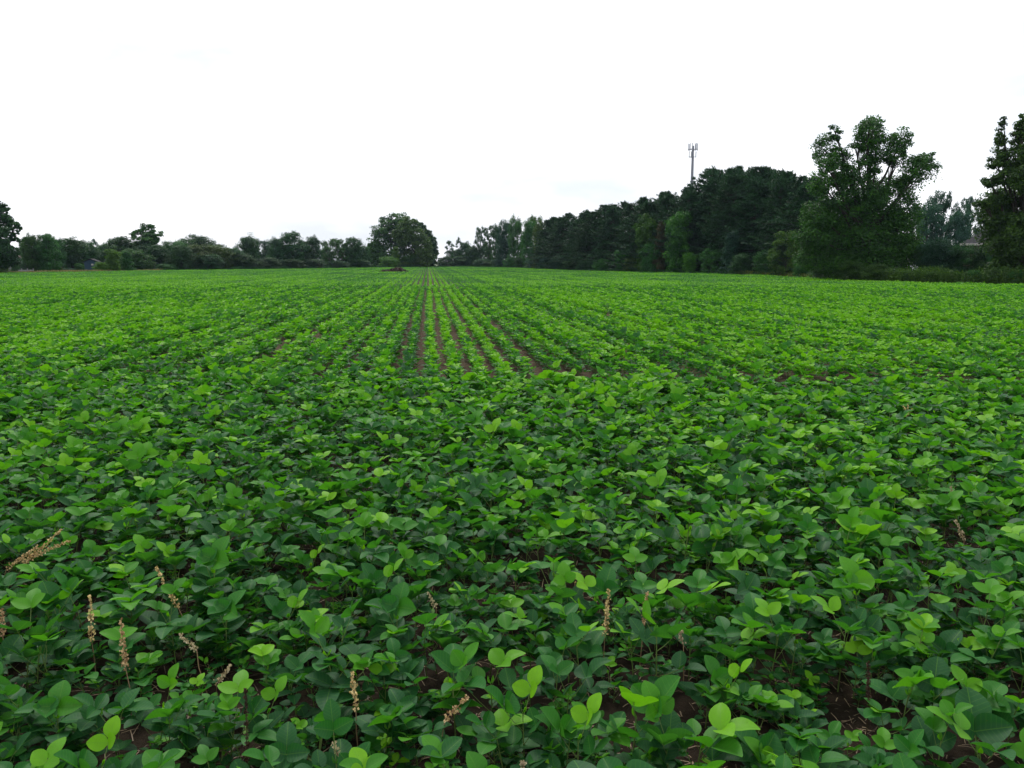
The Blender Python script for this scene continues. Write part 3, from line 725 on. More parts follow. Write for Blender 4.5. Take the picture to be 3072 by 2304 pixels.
# ----- right edge tree with two spires
yr = dist(282.5) + 2
hero('broadleaf_tree', yr, 1022, [
    (1000, 132, 4, 14), (1003, 150, 7, 10), (1020, 124, 4, 14), (1020, 133, 6, 8), (1022, 142, 8, 12), (1036, 128, 6, 16), (1012, 160, 9, 10), (997, 162, 8, 7), (990, 182, 8, 5), (1005, 178, 11, 9), (1028, 170, 14, 14), (984, 203, 7, 4),
    (998, 200, 10, 8), (1015, 200, 13, 12), (1040, 200, 16, 16), (1006, 222, 12, 12), (1028, 226, 18, 16), (995, 222, 7, 7), (1003, 246, 14, 13), (1030, 250, 20, 16), (1000, 266, 11, 9), (1020, 270, 20, 9), (1014, 180, 12, 14, -1.5), (1026, 188, 12, 14, -1.5), (1018, 160, 8, 12, -1), (1012, 234, 16, 20, -1.5), (1055, 240, 18, 26), (1048, 160, 10, 20), (1015, 215, 16, 30, 2)],
    1300, 60, .17, 'maple', 'tall dark tree with two pointed spires at the right edge', seed=9, r0=.28, rc=(.36, .66), flat=.7)
# ----- left edge tree
yl = dist(272.6) + 1
hero('broadleaf_tree', yl, -6, [
    (2, 212, 6, 8), (-10, 205, 8, 8), (6, 222, 6, 7), (14, 228, 5, 5), (12, 238, 5, 5), (2, 236, 11, 12), (-12, 228, 12, 14), (4, 252, 12, 12), (13, 254, 6, 8), (-10, 255, 14, 12), (8, 263, 9, 5), (-25, 240, 12, 20)],
    560, 60, .26, 'dark', 'big dark tree cut off by the left edge of the photo', seed=12, r0=.25, rc=(.32, .56))
# ----- the tall clump standing forward in the middle
yc = dist(267.0) + 6
for (name, px, lob, mat, lab, dy, sd_) in [
    ('broadleaf_tree', 392, [(386, 224, 8, 8), (396, 219, 10, 7), (381, 236, 9, 9), (384, 262, 9, 6, -1), (396, 262, 9, 6, -1), (393, 238, 12, 11), (402, 228, 9, 9), (378, 250, 8, 9), (390, 254, 12, 10), (376, 245, 6, 7)], 'mid', 'tallest tree of the middle clump, on its left side', 2, 21),
    ('broadleaf_tree', 414, [(410, 225, 8, 7), (405, 236, 10, 10), (416, 235, 9, 9), (422, 246, 9, 9), (410, 250, 11, 12), (424, 257, 9, 8), (412, 261, 10, 6, -1), (422, 263, 8, 5, -1)], 'olive', 'greyish green tree in the centre of the middle clump', 0, 22),
    ('broadleaf_tree', 429, [(429, 242, 6, 7), (432, 251, 5, 7), (426, 235, 5, 5), (430, 260, 7, 6), (427, 264, 7, 4, -1), (420, 228, 5, 5)], 'dark', 'dark tree on the right shoulder of the middle clump', 6, 23),
    ('broadleaf_tree', 375, [(373, 248, 5, 6), (377, 256, 6, 7), (372, 261, 6, 5)], 'dark', 'low dark tree on the left shoulder of the middle clump', 7, 24)]:
    hero(name, yc + dy, px, lob, 300, 70, .40, mat, lab, seed=sd_, r0=.3, rc=(.34, .58))
plant_tree('bush', 'bush', 'bright', 389, 256.5, 24, 'light green bush at the foot of the middle clump, left one', 'bush', back=2)
plant_tree('bush', 'bush', 'mid', 407, 254.5, 26, 'green bush at the foot of the middle clump, right one', 'bush', back=2)
plant_tree('broadleaf_tree', 'cone', 'bright', 396, 246, 11, 'small light green sapling in front of the middle clump', 'tree', back=3)

# ----- far left to middle, spelled out tree by tree
FAR = [
 ('round', 'mid', 33, 233.5, 20, 'green shaggy tree beside the far left house', 6), ('open', 'dark', 27, 236, 12, 'thin dark tree screening the far left house', 9),
 ('round', 'mid', 48, 233, 24, 'green round-topped tree just right of the far left house', 5), ('round', 'dark', 56, 238, 16, 'narrow dark tree between two round green ones at far left', 12),
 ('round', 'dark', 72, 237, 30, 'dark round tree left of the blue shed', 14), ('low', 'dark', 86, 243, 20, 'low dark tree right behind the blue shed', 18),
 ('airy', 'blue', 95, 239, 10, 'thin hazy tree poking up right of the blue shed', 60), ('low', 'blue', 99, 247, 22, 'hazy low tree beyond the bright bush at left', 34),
 ('round', 'dark', 124, 236, 34, 'broad dark tree behind the small pointed green tree', 14),
 ('low', 'dark', 150, 244, 34, 'dark low tree under the tallest open-crowned one', 10), ('low', 'mid', 136, 250, 28, 'green low tree left of the treeline notch', 5),
 ('low', 'mid', 176, 241, 26, 'green tree at the right side of the treeline notch', 9), ('low', 'dark', 196, 235.5, 40, 'broad dark dome of trees right of the notch, highest part', 20),
 ('low', 'dark', 181, 246, 24, 'dark shrubby tree at the field edge right of the notch', 3), ('low', 'olive', 198, 245, 30, 'olive rounded tree at the field edge under the dark dome', 5),
 ('low', 'olive', 219, 245, 30, 'olive rounded tree, right one of two at the field edge', 5), ('low', 'dark', 208, 255, 26, 'low dark thicket tree under the olive pair', 2), ('low', 'dark', 232, 248, 22, 'dark tree between the olive pair and the pointed dark tree', 5),
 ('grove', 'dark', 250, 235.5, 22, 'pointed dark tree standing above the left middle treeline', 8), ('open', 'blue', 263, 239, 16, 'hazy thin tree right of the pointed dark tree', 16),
 ('grove', 'dark', 276, 238, 20, 'dark open tree left of the highest rounded group', 8), ('grove', 'dark', 292, 231.5, 28, 'highest dark rounded tree of the left middle group', 7),
 ('grove', 'dark', 303, 240, 18, 'dark open tree on the right flank of the highest group', 9), ('grove', 'dark', 314, 236, 15, 'narrow dark tree right of the highest rounded group', 7),
 ('open', 'mid', 330, 238.5, 22, 'light trunked open green tree with sky behind its limbs', 7), ('open', 'mid', 343, 239, 18, 'open green tree right of the light trunked one', 8),
 ('grove', 'dark', 353, 237, 20, 'dark open tree nearest left of the middle clump', 6), ('grove', 'dark', 364, 245, 16, 'small dark tree touching the middle clump on the left', 6),
 ('low', 'dark', 244, 254, 24, 'low dark thicket under the pointed dark tree', 3), ('low', 'dark', 266, 258, 24, 'low thicket right of the pointed dark tree', 3), ('low', 'dark', 290, 259, 24, 'low thicket under the highest rounded tree', 3),
 ('low', 'dark', 312, 259, 24, 'low thicket under the narrow dark tree', 3), ('low', 'dark', 336, 261, 24, 'low thicket under the light trunked tree', 3), ('low', 'dark', 357, 259, 22, 'low thicket left of the middle clump', 3),
 ('airy', 'dark', 450, 240, 9, 'ragged dark tree first right of the middle gap', 8), ('airy', 'dark', 459, 237.5, 7, 'ragged thin spire right of the middle gap', 8), ('grove', 'dark', 466, 242, 14, 'dark tree between the ragged spire and the tall open tree', 8),
 ('low', 'dark', 474, 246, 16, 'low dark tree left of the tall open tree', 8), ('low', 'dark', 444, 257, 16, 'low dark thicket at the middle gap', 5), ('low', 'dark', 462, 256, 22, 'low dark thicket right of the middle gap', 5), ('low', 'dark', 482, 259, 18, 'low dark thicket under the tall open tree', 5),
 ('open', 'dark', 481, 226, 13, 'tall open tree with bare limbs at the left end of the wood', 12), ('airy', 'dark', 489, 224.5, 11, 'tall airy tree beside the one with bare limbs', 10),
]
for kind, mat, px, top, wd, lab, back in FAR:
    plant_tree('broadleaf_tree', kind, mat, px, top, wd * 1.18, lab, back=back, group='trees along the far edge of the field', bark='palebark' if 'light trunked' in lab else None)
hero('broadleaf_tree', dist(edge_y(148)) + 12, 148, [(138, 234, 6, 5), (146, 230, 7, 6), (155, 235, 6, 7), (150, 240, 8, 7), (142, 246, 9, 7), (152, 252, 10, 8), (136, 256, 10, 8), (159, 258, 8, 7)], 260, 60, .3, 'mid', 'tallest open-crowned tree of the left treeline', seed=31, r0=.2, rc=(.3, .52))
for k, (px, top, wd) in enumerate([(24, 247, 26), (42, 241, 28), (60, 243, 28), (78, 242, 30), (92, 249, 26), (106, 244, 28), (120, 241, 30), (138, 243, 30), (155, 246, 26), (172, 246, 26), (190, 243, 32), (212, 244, 30), (232, 250, 28), (252, 246, 22), (270, 247, 20), (286, 245, 22), (306, 246, 20), (326, 248, 16), (349, 246, 22), (366, 250, 18), (456, 250, 18), (470, 251, 18), (488, 246, 16)]):
    plant_tree('broadleaf_tree', 'low', ('dark', 'mid')[k % 2], px, top, wd, '%s tree in the shaded second rank of the far treeline, %s from left' % (('dark', 'green')[k % 2], ordn(k)), back=20 + 6 * (k % 3), group='second rank of the far treeline')
for (kind, mat, px, top, wd, lab, back) in [
 ('bush', 'bright', 2, 262.5, 14, 'bright bush at the far left edge of the field', 1), ('bush', 'bright', 100, 262, 15, 'bright yellow-green bush right of the blue shed', 2), ('bush', 'mid', 79, 263, 10, 'green bush left of the blue shed', 3),
 ('bush', 'blue', 68, 268, 12, 'low grey-green bush left of the blue shed', 4), ('wild', 'mid', 118, 265, 12, 'low green bush between two small pointed trees', 2), ('bush', 'mid', 165, 264, 22, 'low green bush below the treeline notch', 2),
 ('bush', 'mid', 14, 264, 10, 'green bush left of the pale fence', 4)]:
    plant_tree('bush', kind, mat, px, top, wd, lab, 'bush', back=back)
plant_tree('broadleaf_tree', 'column', 'bright', 113, 249, 17, 'small bright columnar tree right of the bright bush', back=1.5)
plant_tree('broadleaf_tree', 'cone', 'mid', 127, 251, 14, 'small pointed green tree at the left treeline', back=1.5)

# ----- wood along the right side: broadleaf end, then the pine belt
for kind, mat, px, top, wd, lab, back in [
 ('round', 'dark', 497, 226, 14, 'dark tree at the far end of the right wood', 6), ('low', 'blue', 505, 221, 22, 'hazy green tree near the far end of the right wood', 5), ('low', 'mid', 517, 218.5, 20, 'round hazy tree at the far end of the right wood', 5),
 ('low', 'mid', 530, 221, 22, 'green tree before the first pines of the belt', 4), ('open', 'olive', 535, 213, 16, 'taller pale tree poking above the wood before the pines', 14), ('low', 'olive', 541, 222, 22, 'pale green tree touching the first pines', 5)]:
    plant_tree('broadleaf_tree', kind, mat, px, top, wd, lab, back=back, group='broadleaf trees at the far end of the wood')
TOPX = [540, 555, 580, 600, 620, 640, 655, 672, 690, 702, 720, 740, 760, 780, 800, 820]
TOPY = [219, 216, 210, 204, 199.5, 196, 189, 186, 184, 167, 164, 166, 164, 168, 173, 178]
pxs = []; x = 548
while x < 822:
    pxs.append(x); Y = dist(edge_y(x)) + 4; x += 3.4 * F / Y * .8
for k, x in enumerate(pxs):
    top = float(np.interp(x, TOPX, TOPY)) + rng.uniform(0, 7) + (7 if x > 700 else 1)
    Y = dist(edge_y(x)) + (5.5 if x < 690 else 7.0) + rng.uniform(0, 1.5)
    plant_tree('pine_tree', 'pine', 'pine', x, top, 7.6 * F / Y * rng.uniform(.85, 1.2), 'dark pine in the front rank of the belt, %s from its far end' % ordn(k), Y=Y, group='pines of the belt')
pxs = []; x = 553
while x < 822:
    pxs.append(x); Y = dist(edge_y(x)) + 9; x += 3.6 * F / Y * .85
for k, x in enumerate(pxs):
    top = float(np.interp(x, TOPX, TOPY)) + rng.uniform(-1.5, 2)
    Y = dist(edge_y(x)) + 10 + rng.uniform(0, 2)
    plant_tree('pine_tree', 'pine', 'pine', x, top, 8.2 * F / Y * rng.uniform(.9, 1.15), 'dark pine behind the front rank, its tip on the skyline, %s from far end' % ordn(k), Y=Y, group='pines of the belt')
for k, (x, top) in enumerate([(556, 217), (585, 211), (612, 203), (640, 198), (664, 190), (690, 186), (716, 168), (727, 165), (736, 163.5), (746, 166), (757, 165), (767, 167), (778, 168), (788, 172), (798, 173), (812, 178)]):
    plant_tree('pine_tree', 'pine', 'pine', x, top, 42, 'dark pine deep in the belt, only tip showing, %s from far end' % ordn(k), Y=dist(edge_y(x)) + 15, group='pines of the belt')
for px, top, wd, mt, lab in [(890, 270, 20, 'maple', 'low dark scrub bush in the weeds just right of the maple foot'), (908, 271.5, 16, 'mid', 'small green scrub bush in the weeds below the white car'), (934, 270.5, 18, 'maple', 'small dark scrub bush in the weeds right of the car'),
 (955, 272, 16, 'olive', 'olive scrub bush in the weeds below the roof'), (976, 270, 18, 'mid', 'green scrub bush in the weeds right of the olive one'), (996, 268, 22, 'maple', 'dark scrub bush at the left foot of the edge tree'), (1016, 270, 20, 'mid', 'green scrub bush at the right edge of the photo')]:
    plant_tree('bush', 'wild' if mt != 'maple' else 'bush', mt, px, top, wd, lab, 'bush', back=.8)
# light trees and bushes before the pines
for name, kind, mat, px, top, wd, lab, back in [
 ('broadleaf_tree', 'column', 'fresh', 645, 214, 24, 'bright green round-topped tree before the pines, left of the brownish one', 1.5),
 ('broadleaf_tree', 'column', 'fresh', 677, 211.5, 30, 'bright green broad tree before the pines, right of the brownish one', 1.5),
 ('broadleaf_tree', 'cone', 'brown', 660, 221, 16, 'brownish tree between the two bright green ones', 1.5),
 ('broadleaf_tree', 'cone', 'blue', 731, 230, 22, 'small bluish pointed tree before the dark pines', 1.6),
 ('bush', 'bush', 'mid', 652, 243, 26, 'green bush at the foot of the left bright tree', .5), ('bush', 'bush', 'bright', 690, 252, 18, 'light bush at the foot of the right bright tree', .6),
 ('bush', 'wild', 'mid', 622, 250, 22, 'loose grey-green bush before the pines left of the bright trees', .8), ('bush', 'bush', 'olive', 632, 257, 18, 'olive bush left of the first bright tree', .6),
 ('bush', 'wild', 'mid', 712, 249, 24, 'dark green wild bush between bright tree and bluish tree', .8), ('bush', 'bush', 'dark', 741, 254, 24, 'dark bush under the bluish pointed tree', .8),
 ('bush', 'wild', 'olive', 786, 231, 44, 'large olive wild bush with arching twigs left of the maple', 1.0), ('bush', 'bush', 'mid', 765, 250, 26, 'green bush on the left side of the big olive bush', 1.5),
 ('bush', 'bush', 'mid', 803, 254, 26, 'green bush between the olive bush and the maple', .8),
 ('bush', 'bush', 'maple', 826, 262, 34, 'low dark green bush at the left foot of the maple', .3), ('bush', 'bush', 'maple', 852, 261, 36, 'low dark green bush at the middle foot of the maple', .3), ('bush', 'bush', 'maple', 878, 264, 32, 'low dark green bush at the right foot of the maple', .5),
 ('bush', 'bush', 'blue', 940, 238, 46, 'bluish evergreen thicket left of the right hand roof', 7), ('bush', 'bush', 'dark', 962, 243, 40, 'dark evergreen thicket below the left end of the roof', 7),
 ('bush', 'bush', 'dark', 985, 246, 34, 'dark thicket in front of the house', 7), ('bush', 'bush', 'dark', 924, 246, 22, 'dark thicket above the white car', 8), ('bush', 'bush', 'mid', 1000, 252, 26, 'green thicket between the house and the right edge tree', 4),
]:
    plant_tree(name, kind, mat, px, top, wd, lab, 'bush' if name == 'bush' else 'tree', back=back)
for k, (x, t, w_, mt) in enumerate([(489, 261, 12, 'dark'), (499, 259, 13, 'blue'), (510, 258, 14, 'mid'), (521, 256, 15, 'dark'), (533, 259, 15, 'blue'), (545, 256, 16, 'blue'), (558, 258, 17, 'blue'), (572, 260, 18, 'dark'), (586, 259, 19, 'dark'), (602, 259, 18, 'mid')]):
    plant_tree('bush', 'bush', mt, x, t, w_ * 1.15, '%s bush in the shaded undergrowth of the wood, %s from its far end' % ({'dark': 'dark', 'blue': 'greyish', 'mid': 'green'}[mt], ordn(k)), 'bush', back=.6, group='undergrowth bushes of the wood')
# hazy trees beyond the house at right
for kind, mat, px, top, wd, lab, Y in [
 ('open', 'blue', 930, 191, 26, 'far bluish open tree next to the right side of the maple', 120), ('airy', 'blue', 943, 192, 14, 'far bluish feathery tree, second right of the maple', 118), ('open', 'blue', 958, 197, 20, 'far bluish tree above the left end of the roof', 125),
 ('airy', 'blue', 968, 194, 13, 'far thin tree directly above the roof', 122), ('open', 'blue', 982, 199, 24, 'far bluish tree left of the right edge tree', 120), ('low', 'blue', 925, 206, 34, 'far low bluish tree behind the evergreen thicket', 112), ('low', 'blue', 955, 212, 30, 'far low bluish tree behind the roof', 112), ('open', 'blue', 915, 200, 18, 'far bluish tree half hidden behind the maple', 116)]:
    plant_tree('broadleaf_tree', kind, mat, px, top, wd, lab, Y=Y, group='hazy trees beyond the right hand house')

# ------------------------------------------------------------------ weeds and brush heaps
def weeds(name, segs, n, h, mat, label, size=.10, kind='stuff'):
    q = QB(); rg = rng
    for i in range(n):
        t = rg.random() * (len(segs) - 1); j = int(t); p = segs[j].lerp(segs[j + 1], t - j); b = rg.uniform(0, segs_depth)
        hh = h * rg.uniform(.45, 1.1) * (1 + .45 * math.sin(p.x * 1.9 + 2 * math.sin(p.x)) * math.sin(p.x * .57 + 1)); c = np.array([p.x + rg.normal(0, .1), p.y + b, 0])
        lean = rg.normal(0, .12, 2)
        for k in range(7):
            f = rg.random() ** .7; cc_ = c + np.array([lean[0] * f, lean[1] * f, hh * f]); d = rg.normal(size=3); d[2] = abs(d[2]) + .5; d /= np.linalg.norm(d)
            s = np.cross(d, rg.normal(size=3)); s /= np.linalg.norm(s); sz = size * rg.uniform(.5, 1.4)
            q.add([cc_ - d * sz * .5, cc_ + s * sz * .25, cc_ + d * sz * .7, cc_ - s * sz * .25], [[0, 1, 2, 3]], rg.random() * .8)
        sv = np.array([.008, 0, 0])
        q.add([c - sv, c + sv, c + np.array([lean[0], lean[1], hh]) + sv * .3, c + np.array([lean[0], lean[1], hh]) - sv * .3], [[0, 1, 2, 3]], .4)
    o = link(name, q.mesh(name, M[mat], False)); tag(o, label, name.replace('_', ' '), kind=kind)
M['weed'] = leafy('weed_leaves', (0.014, 0.050, 0.009), (0.080, 0.165, 0.020))
M['drygrass'] = leafy('dry_grass_blades', (0.12, 0.13, 0.04), (0.36, 0.30, 0.14), trans=.2)
M['paleweed'] = leafy('pale_weed_leaves', (0.045, 0.085, 0.016), (0.16, 0.19, 0.04))
segs_depth = 3.5
weeds('tall_weeds', [Vector((gp(x, edge_y(x)).x, gp(x, edge_y(x)).y + .3, 0)) for x in (872, 900, 940, 980, 1024, 1080)], 5200, .95, 'weed', 'tangled green weeds along the field edge right of the maple', .13)
segs_depth = 2.0
weeds('pale_weeds', [Vector((gp(x, edge_y(x)).x, gp(x, edge_y(x)).y + .2, 0)) for x in (732, 745, 765, 790, 812)], 1300, .62, 'paleweed', 'pale weeds along the field edge left of the olive bush', .10)
segs_depth = 5
weeds('dry_grass', [Vector((gp(x, edge_y(x)).x, gp(x, edge_y(x)).y + .4, 0)) for x in (-40, 0, 30, 60, 80, 100, 130, 160)], 5200, .34, 'drygrass', 'straw coloured grass strip along the far left field edge', .14)
segs_depth = 1.4
weeds('edge_grass', [Vector((gp(x, edge_y(x)).x, gp(x, edge_y(x)).y + .2, 0)) for x in (160, 250, 330, 400, 470, 520, 560, 600, 650, 700, 735)], 9000, .5, 'dark', 'dark rough grass under the trees along the field edge', .2)
def heap(px, base, wpx, h, label, n=2600, mat='brown'):
    Y = dist(base); g = at_y(px, Y); q = QB(); W = wpx * Y / F / 2
    for i in range(n):
        a, rr = rng.uniform(0, 6.28), math.sqrt(rng.random()); x, y = math.cos(a) * rr * W, math.sin(a) * rr * 2.2
        z = h * max(0, 1 - rr ** 2.4) * rng.random() ** .4 * (1 + .25 * math.sin(x * 2.1)); d = rng.normal(size=3); d[2] *= .6; d /= np.linalg.norm(d); s = np.cross(d, rng.normal(size=3)); s /= np.linalg.norm(s); L = rng.uniform(.08, .3)
        c = np.array([x, y, z]); q.add([c - d * L, c + s * .035, c + d * L, c - s * .035], [[0, 1, 2, 3]], rng.random() * .8)
    o = link('brush_heap', q.mesh('brush_heap', M[mat], False), None, (g.x, g.y, 0)); tag(o, label, 'brush heap')
M['heap'] = leafy('dead_brush', (0.020, 0.011, 0.008), (0.065, 0.034, 0.024), trans=.05)
heap(394, 271.4, 32, .72, 'reddish brown heap of dead brush standing in the crop before the middle clump', mat='heap')
heap(55, 271.2, 16, .85, 'dark brown brush heap at the field edge under the far left trees', mat='heap')

# ------------------------------------------------------------------ cell tower
STEEL = plain('galvanised_steel', (0.20, 0.20, 0.23), (0.15, 0.15, 0.18), 2, .5, .3)
PANEL = plain('antenna_cover', (0.34, 0.34, 0.38), (0.28, 0.28, 0.32), 2, .5)
Yt = 300; g = at_y(689.3, Yt); k = Yt / F
tw = empty('cell_tower', (g.x, g.y, 0)); tag(tw, 'slim grey cell tower with two antenna rings rising behind the pine belt', 'cell tower')
def zt(py): return at_y(689, Yt, py).z
q = QB(); tube(q, [(0, 0, 0), (0, 0, zt(185)), (0, 0, zt(146))], [.75, .52, .40], 12); link('pole', q.mesh('tower_pole', STEEL), tw)
for (zp, rad, up_, dn, nm) in ((zt(149.3), 1.35, 2.1, .5, 'upper'), (zt(157), 1.1, 1.9, .1, 'lower')):
    q = QB(); pr = []
    for j in range(3):
        a = R(90 + 120 * j) + (.35 if nm == 'lower' else 0); c = Vector((math.cos(a) * rad, math.sin(a) * rad, zp)); tv = Vector((-math.sin(a), math.cos(a), 0))
        tube(q, [(0, 0, zp), c], .10, 5); tube(q, [c - tv * rad * .95, c + tv * rad * .95], .09, 5); pr += [c - tv * rad * .8, c, c + tv * rad * .8]
    link('antenna_platform', q.mesh('antenna_platform', STEEL), tw)
    for c in pr:
        p = QB(); box(p, c.x - .11, c.x + .11, c.y - .1, c.y + .1, zp - dn, zp + up_); link('antenna_panel', p.mesh('antenna_panel', PANEL, False), tw)
q = QB(); tube(q, [(.1, 0, zt(146)), (.1, 0, zt(144.5))], .06, 5); link('lightning_rod', q.mesh('lightning_rod', STEEL), tw)

# ------------------------------------------------------------------ houses, shed, car, fence
BRICK = plain('brown_brick', (0.10, 0.065, 0.05), (0.06, 0.04, 0.032), 3, .9); SHING = plain('grey_brown_shingles', (0.018, 0.017, 0.020), (0.013, 0.013, 0.016), 5, .9, bump=.3)
WHITE = plain('white_trim', (0.40, 0.38, 0.35), (0.32, 0.30, 0.28), 2, .6); GLASS = plain('dark_window_glass', (0.02, 0.03, 0.04), None, 1, .1, spec=.6)
def house(px, Y, W, D, eave, ridge, label, wallm, roofm, rz=0, wins=3, hipf=1.0):
    g = at_y(px, Y); e = empty('house', (g.x, g.y, 0), -math.atan2(g.x, g.y) + rz); tag(e, label, 'house')
    q = QB(); box(q, 0, W, 0, D, 0, eave); link('wall', q.mesh('house_wall', wallm, False), e)
    q = QB(); ov = .45; x0, x1, y0, y1 = -ov, W + ov, -ov, D + ov; h = D / 2 * hipf
    V = [(x0, y0, eave + .16), (x1, y0, eave + .16), (x1, y1, eave + .16), (x0, y1, eave + .16), (x0 + h, D / 2, ridge), (x1 - h, D / 2, ridge)]
    q.add(V, [[0, 1, 5, 4], [2, 3, 4, 5], [0, 3, 2, 1], [3, 0, 4, 4], [1, 2, 5, 5]]); link('roof', q.mesh('house_roof', roofm, False), e)
    q = QB(); box(q, x0, x1, y0 - .02, y0 + .1, eave - .06, eave + .155); box(q, x0 - .02, x0 + .1, y0 + .1, y1, eave - .06, eave + .155); link('eave', q.mesh('house_eave', WHITE, False), e)
    for i in range(wins):
        xw = W * (i + .5) / wins; q = QB(); box(q, xw - .65, xw + .65, -.06, -.002, 1.0, 2.1); w_ = link('window', q.mesh('window_frame', WHITE, False), e)
        q = QB(); box(q, xw - .57, xw + .57, -.08, -.061, 1.08, 2.02); link('pane', q.mesh('window_pane', GLASS, False), w_)
    q = QB(); box(q, W * .33 - .45, W * .33 + .45, -.07, -.004, 0, 2.05); link('door', q.mesh('house_door', WHITE, False), e)
house(963.5, 84, 15, 5, 3.3, 5.05, 'low brown house with grey hip roof half hidden behind the right edge tree', BRICK, SHING)
PINK = plain('pinkish_shingles', (0.20, 0.155, 0.145), (0.14, 0.11, 0.105), 5, .9); SIDING = plain('pale_siding', (0.30, 0.30, 0.31), (0.24, 0.24, 0.25), 2, .8)
house(8, 152, 7.5, 6, 2.2, 4.2, 'pale far left house with pinkish brown roof showing between trees', SIDING, PINK, wins=2)
BLUE = plain('blue_siding', (0.020, 0.050, 0.085), (0.016, 0.04, 0.07), 3, .7)
Ys = dist(edge_y(88)) + 9; g = at_y(84, Ys); e = empty('shed', (g.x, g.y, 0), -math.atan2(g.x, g.y) - .25); tag(e, 'small blue garden shed with pale roof edge among the left trees', 'shed')
Wd = 1.75
q = QB(); box(q, 0, Wd, 0, 2, 0, 1.55); q.add([(0, 0, 1.55), (Wd, 0, 1.55), (Wd / 2, 0, 1.9), (Wd / 2, 0, 1.9)], [[0, 1, 2, 3]]); q.add([(0, 2, 1.55), (Wd, 2, 1.55), (Wd / 2, 2, 1.9), (Wd / 2, 2, 1.9)], [[1, 0, 3, 2]]); link('wall', q.mesh('shed_wall', BLUE, False), e)
q = QB()
for s in (0, 1):
    xa, xb = (-.15, Wd / 2) if s == 0 else (Wd + .15, Wd / 2)
    V = [(xa, -.15, 1.50), (xb, -.15, 1.93), (xb, 2.15, 1.93), (xa, 2.15, 1.50)]; V += [(a, b, c + .09) for a, b, c in V]
    q.add(V, [[0, 1, 2, 3], [4, 7, 6, 5], [0, 4, 5, 1], [1, 5, 6, 2], [2, 6, 7, 3], [3, 7, 4, 0]])
link('roof', q.mesh('shed_roof', SHING, False), e)
q = QB(); box(q, Wd * .55, Wd * .55 + .3, -.04, -.003, 1.0, 1.25); link('window', q.mesh('shed_window', WHITE, False), e)
q = QB(); box(q, .2, .85, -.035, -.003, .02, 1.4); link('door', q.mesh('shed_door', BLUE, False), e)
# low pale fence
f0, f1 = gp(9, 271.2), gp(33, 271.2); Yf = dist(edge_y(20)) + 6; a, b = at_y(9, Yf), at_y(33, Yf)
e = empty('board_fence', (a.x, a.y, 0)); tag(e, 'low pale board fence before the far left house', 'fence'); Lf = b.x - a.x
q = QB(); box(q, 0, Lf, 0, .03, .32, .5); box(q, 0, Lf, 0, .03, .1, .25); link('board', q.mesh('fence_boards', SIDING, False), e)
for i in range(5):
    q = QB(); xx = i * (Lf - .1) / 4; box(q, xx, xx + .1, -.06, -.003, 0, .68); link('post', q.mesh('fence_post', SIDING, False), e)
# white bundle
Yb = dist(edge_y(66)) + 1.2; g = at_y(66, Yb); q = QB(); n = 10; prof = [(.02, 0), (.20, .03), (.26, .12), (.22, .24), (.10, .32), (.01, .33)]
V = [(math.cos(j * 6.283 / n) * r_ * 1.3, math.sin(j * 6.283 / n) * r_, z_ * (1 + .12 * math.sin(j * 1.7))) for r_, z_ in prof for j in range(n)]
q.add(V, [[i * n + j, i * n + (j + 1) % n, (i + 1) * n + (j + 1) % n, (i + 1) * n + j] for i in range(len(prof) - 1) for j in range(n)])
o = link('white_sack', q.mesh('white_sack', WHITE), None, (g.x, g.y, 0)); tag(o, 'small white bundle lying at the field edge right of the dark brush heap', 'sack')
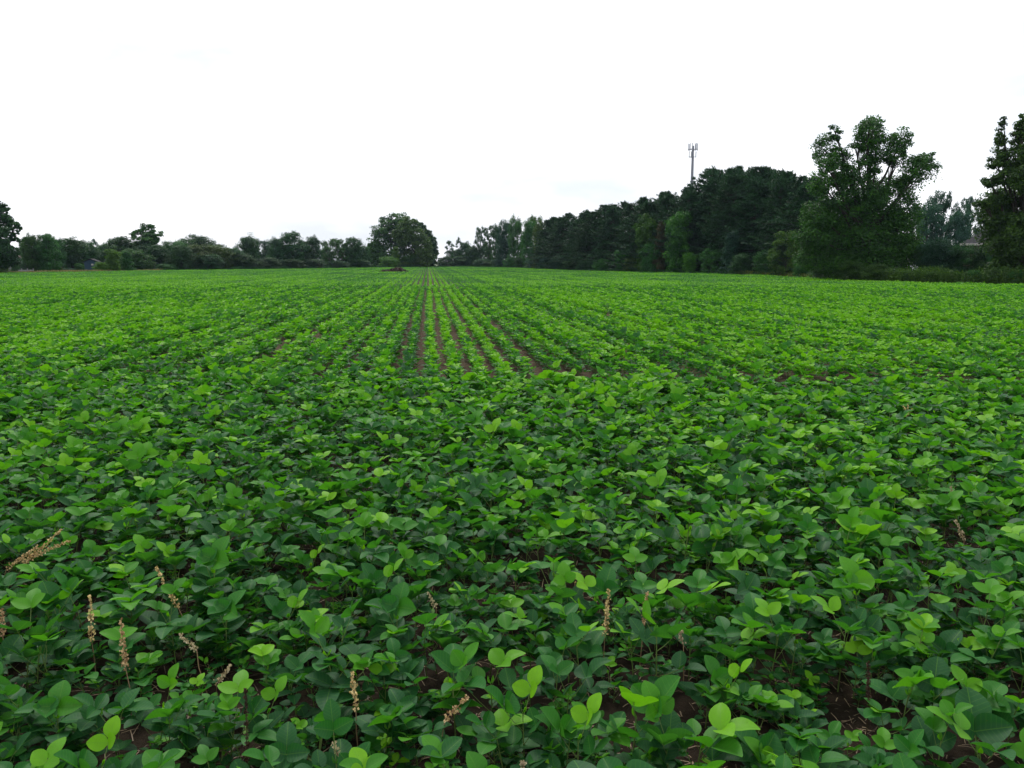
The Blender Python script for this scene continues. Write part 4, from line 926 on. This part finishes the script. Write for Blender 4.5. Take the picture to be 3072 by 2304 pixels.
# white car behind the weeds
PAINT = plain('white_car_paint', (0.75, 0.76, 0.78), (0.70, 0.71, 0.74), 1, .25, spec=.5); RUB = plain('tyre_rubber', (0.02, 0.02, 0.02), None, 9, .9); RIM = plain('wheel_rim', (0.4, 0.4, 0.42), None, 3, .35, .8)
Yc = 70.5; g = at_y(930.5, Yc); ca = -math.atan2(g.x, g.y); e = empty('parked_car', (g.x - 4.2 * math.cos(ca), g.y - 4.2 * math.sin(ca), 0), ca); tag(e, 'white car parked behind weeds just right of the maple foot', 'car')
side = [(0, .35), (0, .72), (.12, .88), (1.0, .98), (1.55, 1.38), (2.9, 1.42), (3.45, 1.02), (4.05, .92), (4.2, .70), (4.2, .35)]
bm_v = [(x_, y_ if z_ < .99 or True else y_, z_) for y_ in (0, 1.7) for x_, z_ in side]; nS = len(side)
V = []
for y_, ins in ((0, 0), (.06, 0), (1.64, 0), (1.7, 0)):
    for x_, z_ in side: V.append((x_, y_ + (.16 if z_ > 1.2 and y_ < 1 else -.16 if z_ > 1.2 else 0), z_ - (.03 if y_ in (0, 1.7) else 0)))
Fq = [[r_ * nS + j, r_ * nS + (j + 1) % nS, (r_ + 1) * nS + (j + 1) % nS, (r_ + 1) * nS + j] for r_ in range(3) for j in range(nS)]
for r_ in (0, 3):
    b0 = r_ * nS; Fq += [[b0, b0 + 1, b0 + 8, b0 + 9], [b0 + 1, b0 + 2, b0 + 7, b0 + 8], [b0 + 2, b0 + 3, b0 + 6, b0 + 7], [b0 + 3, b0 + 4, b0 + 5, b0 + 6]]
q = QB(); q.add(V, Fq); link('body', q.mesh('car_body', PAINT, False), e)
q = QB(); q.add([(1.15, .055, 1.0), (3.25, .055, 1.02), (2.85, .135, 1.33), (1.62, .135, 1.31)], [[0, 1, 2, 3]]); link('side_window', q.mesh('car_side_window', GLASS, False), e)
q = QB(); q.add([(3.42, .22, 1.06), (3.42, 1.48, 1.06), (2.97, 1.40, 1.40), (2.97, .30, 1.40)], [[0, 1, 2, 3]]); link('windscreen', q.mesh('car_windscreen', GLASS, False), e)
for xw in (.8, 3.4):
    for yw in (-.02, 1.52):
        q = QB(); tube(q, [(xw, yw, .31), (xw, yw + .2, .31)], .31, 16); tube(q, [(xw, yw, .31), (xw, yw + .01, .31)], [.31, .2], 16); w_ = link('wheel', q.mesh('car_wheel', RUB), e)
        q = QB(); tube(q, [(xw, yw - .005, .31), (xw, yw + .02, .31)], [.20, .02], 12); link('rim', q.mesh('wheel_rim', RIM), w_)

# ------------------------------------------------------------------ haze
HAZE = 0.00010
hm, n, out = new_mat('haze'); v = N(n, 'ShaderNodeVolumePrincipled'); v.inputs['Color'].default_value = (.62, .80, 1, 1); v.inputs['Density'].default_value = HAZE; v.inputs['Anisotropy'].default_value = .2
n.links.new(v.outputs[0], out.inputs['Volume'])
if HAZE:
  q = QB(); box(q, -420, 420, -30, 420, -1.2, 62); o = link('haze', q.mesh('haze', hm, False)); o['kind'] = 'stuff'
# the ground sheet must lie inside the haze box: it does within it and runs on beyond towards the horizon
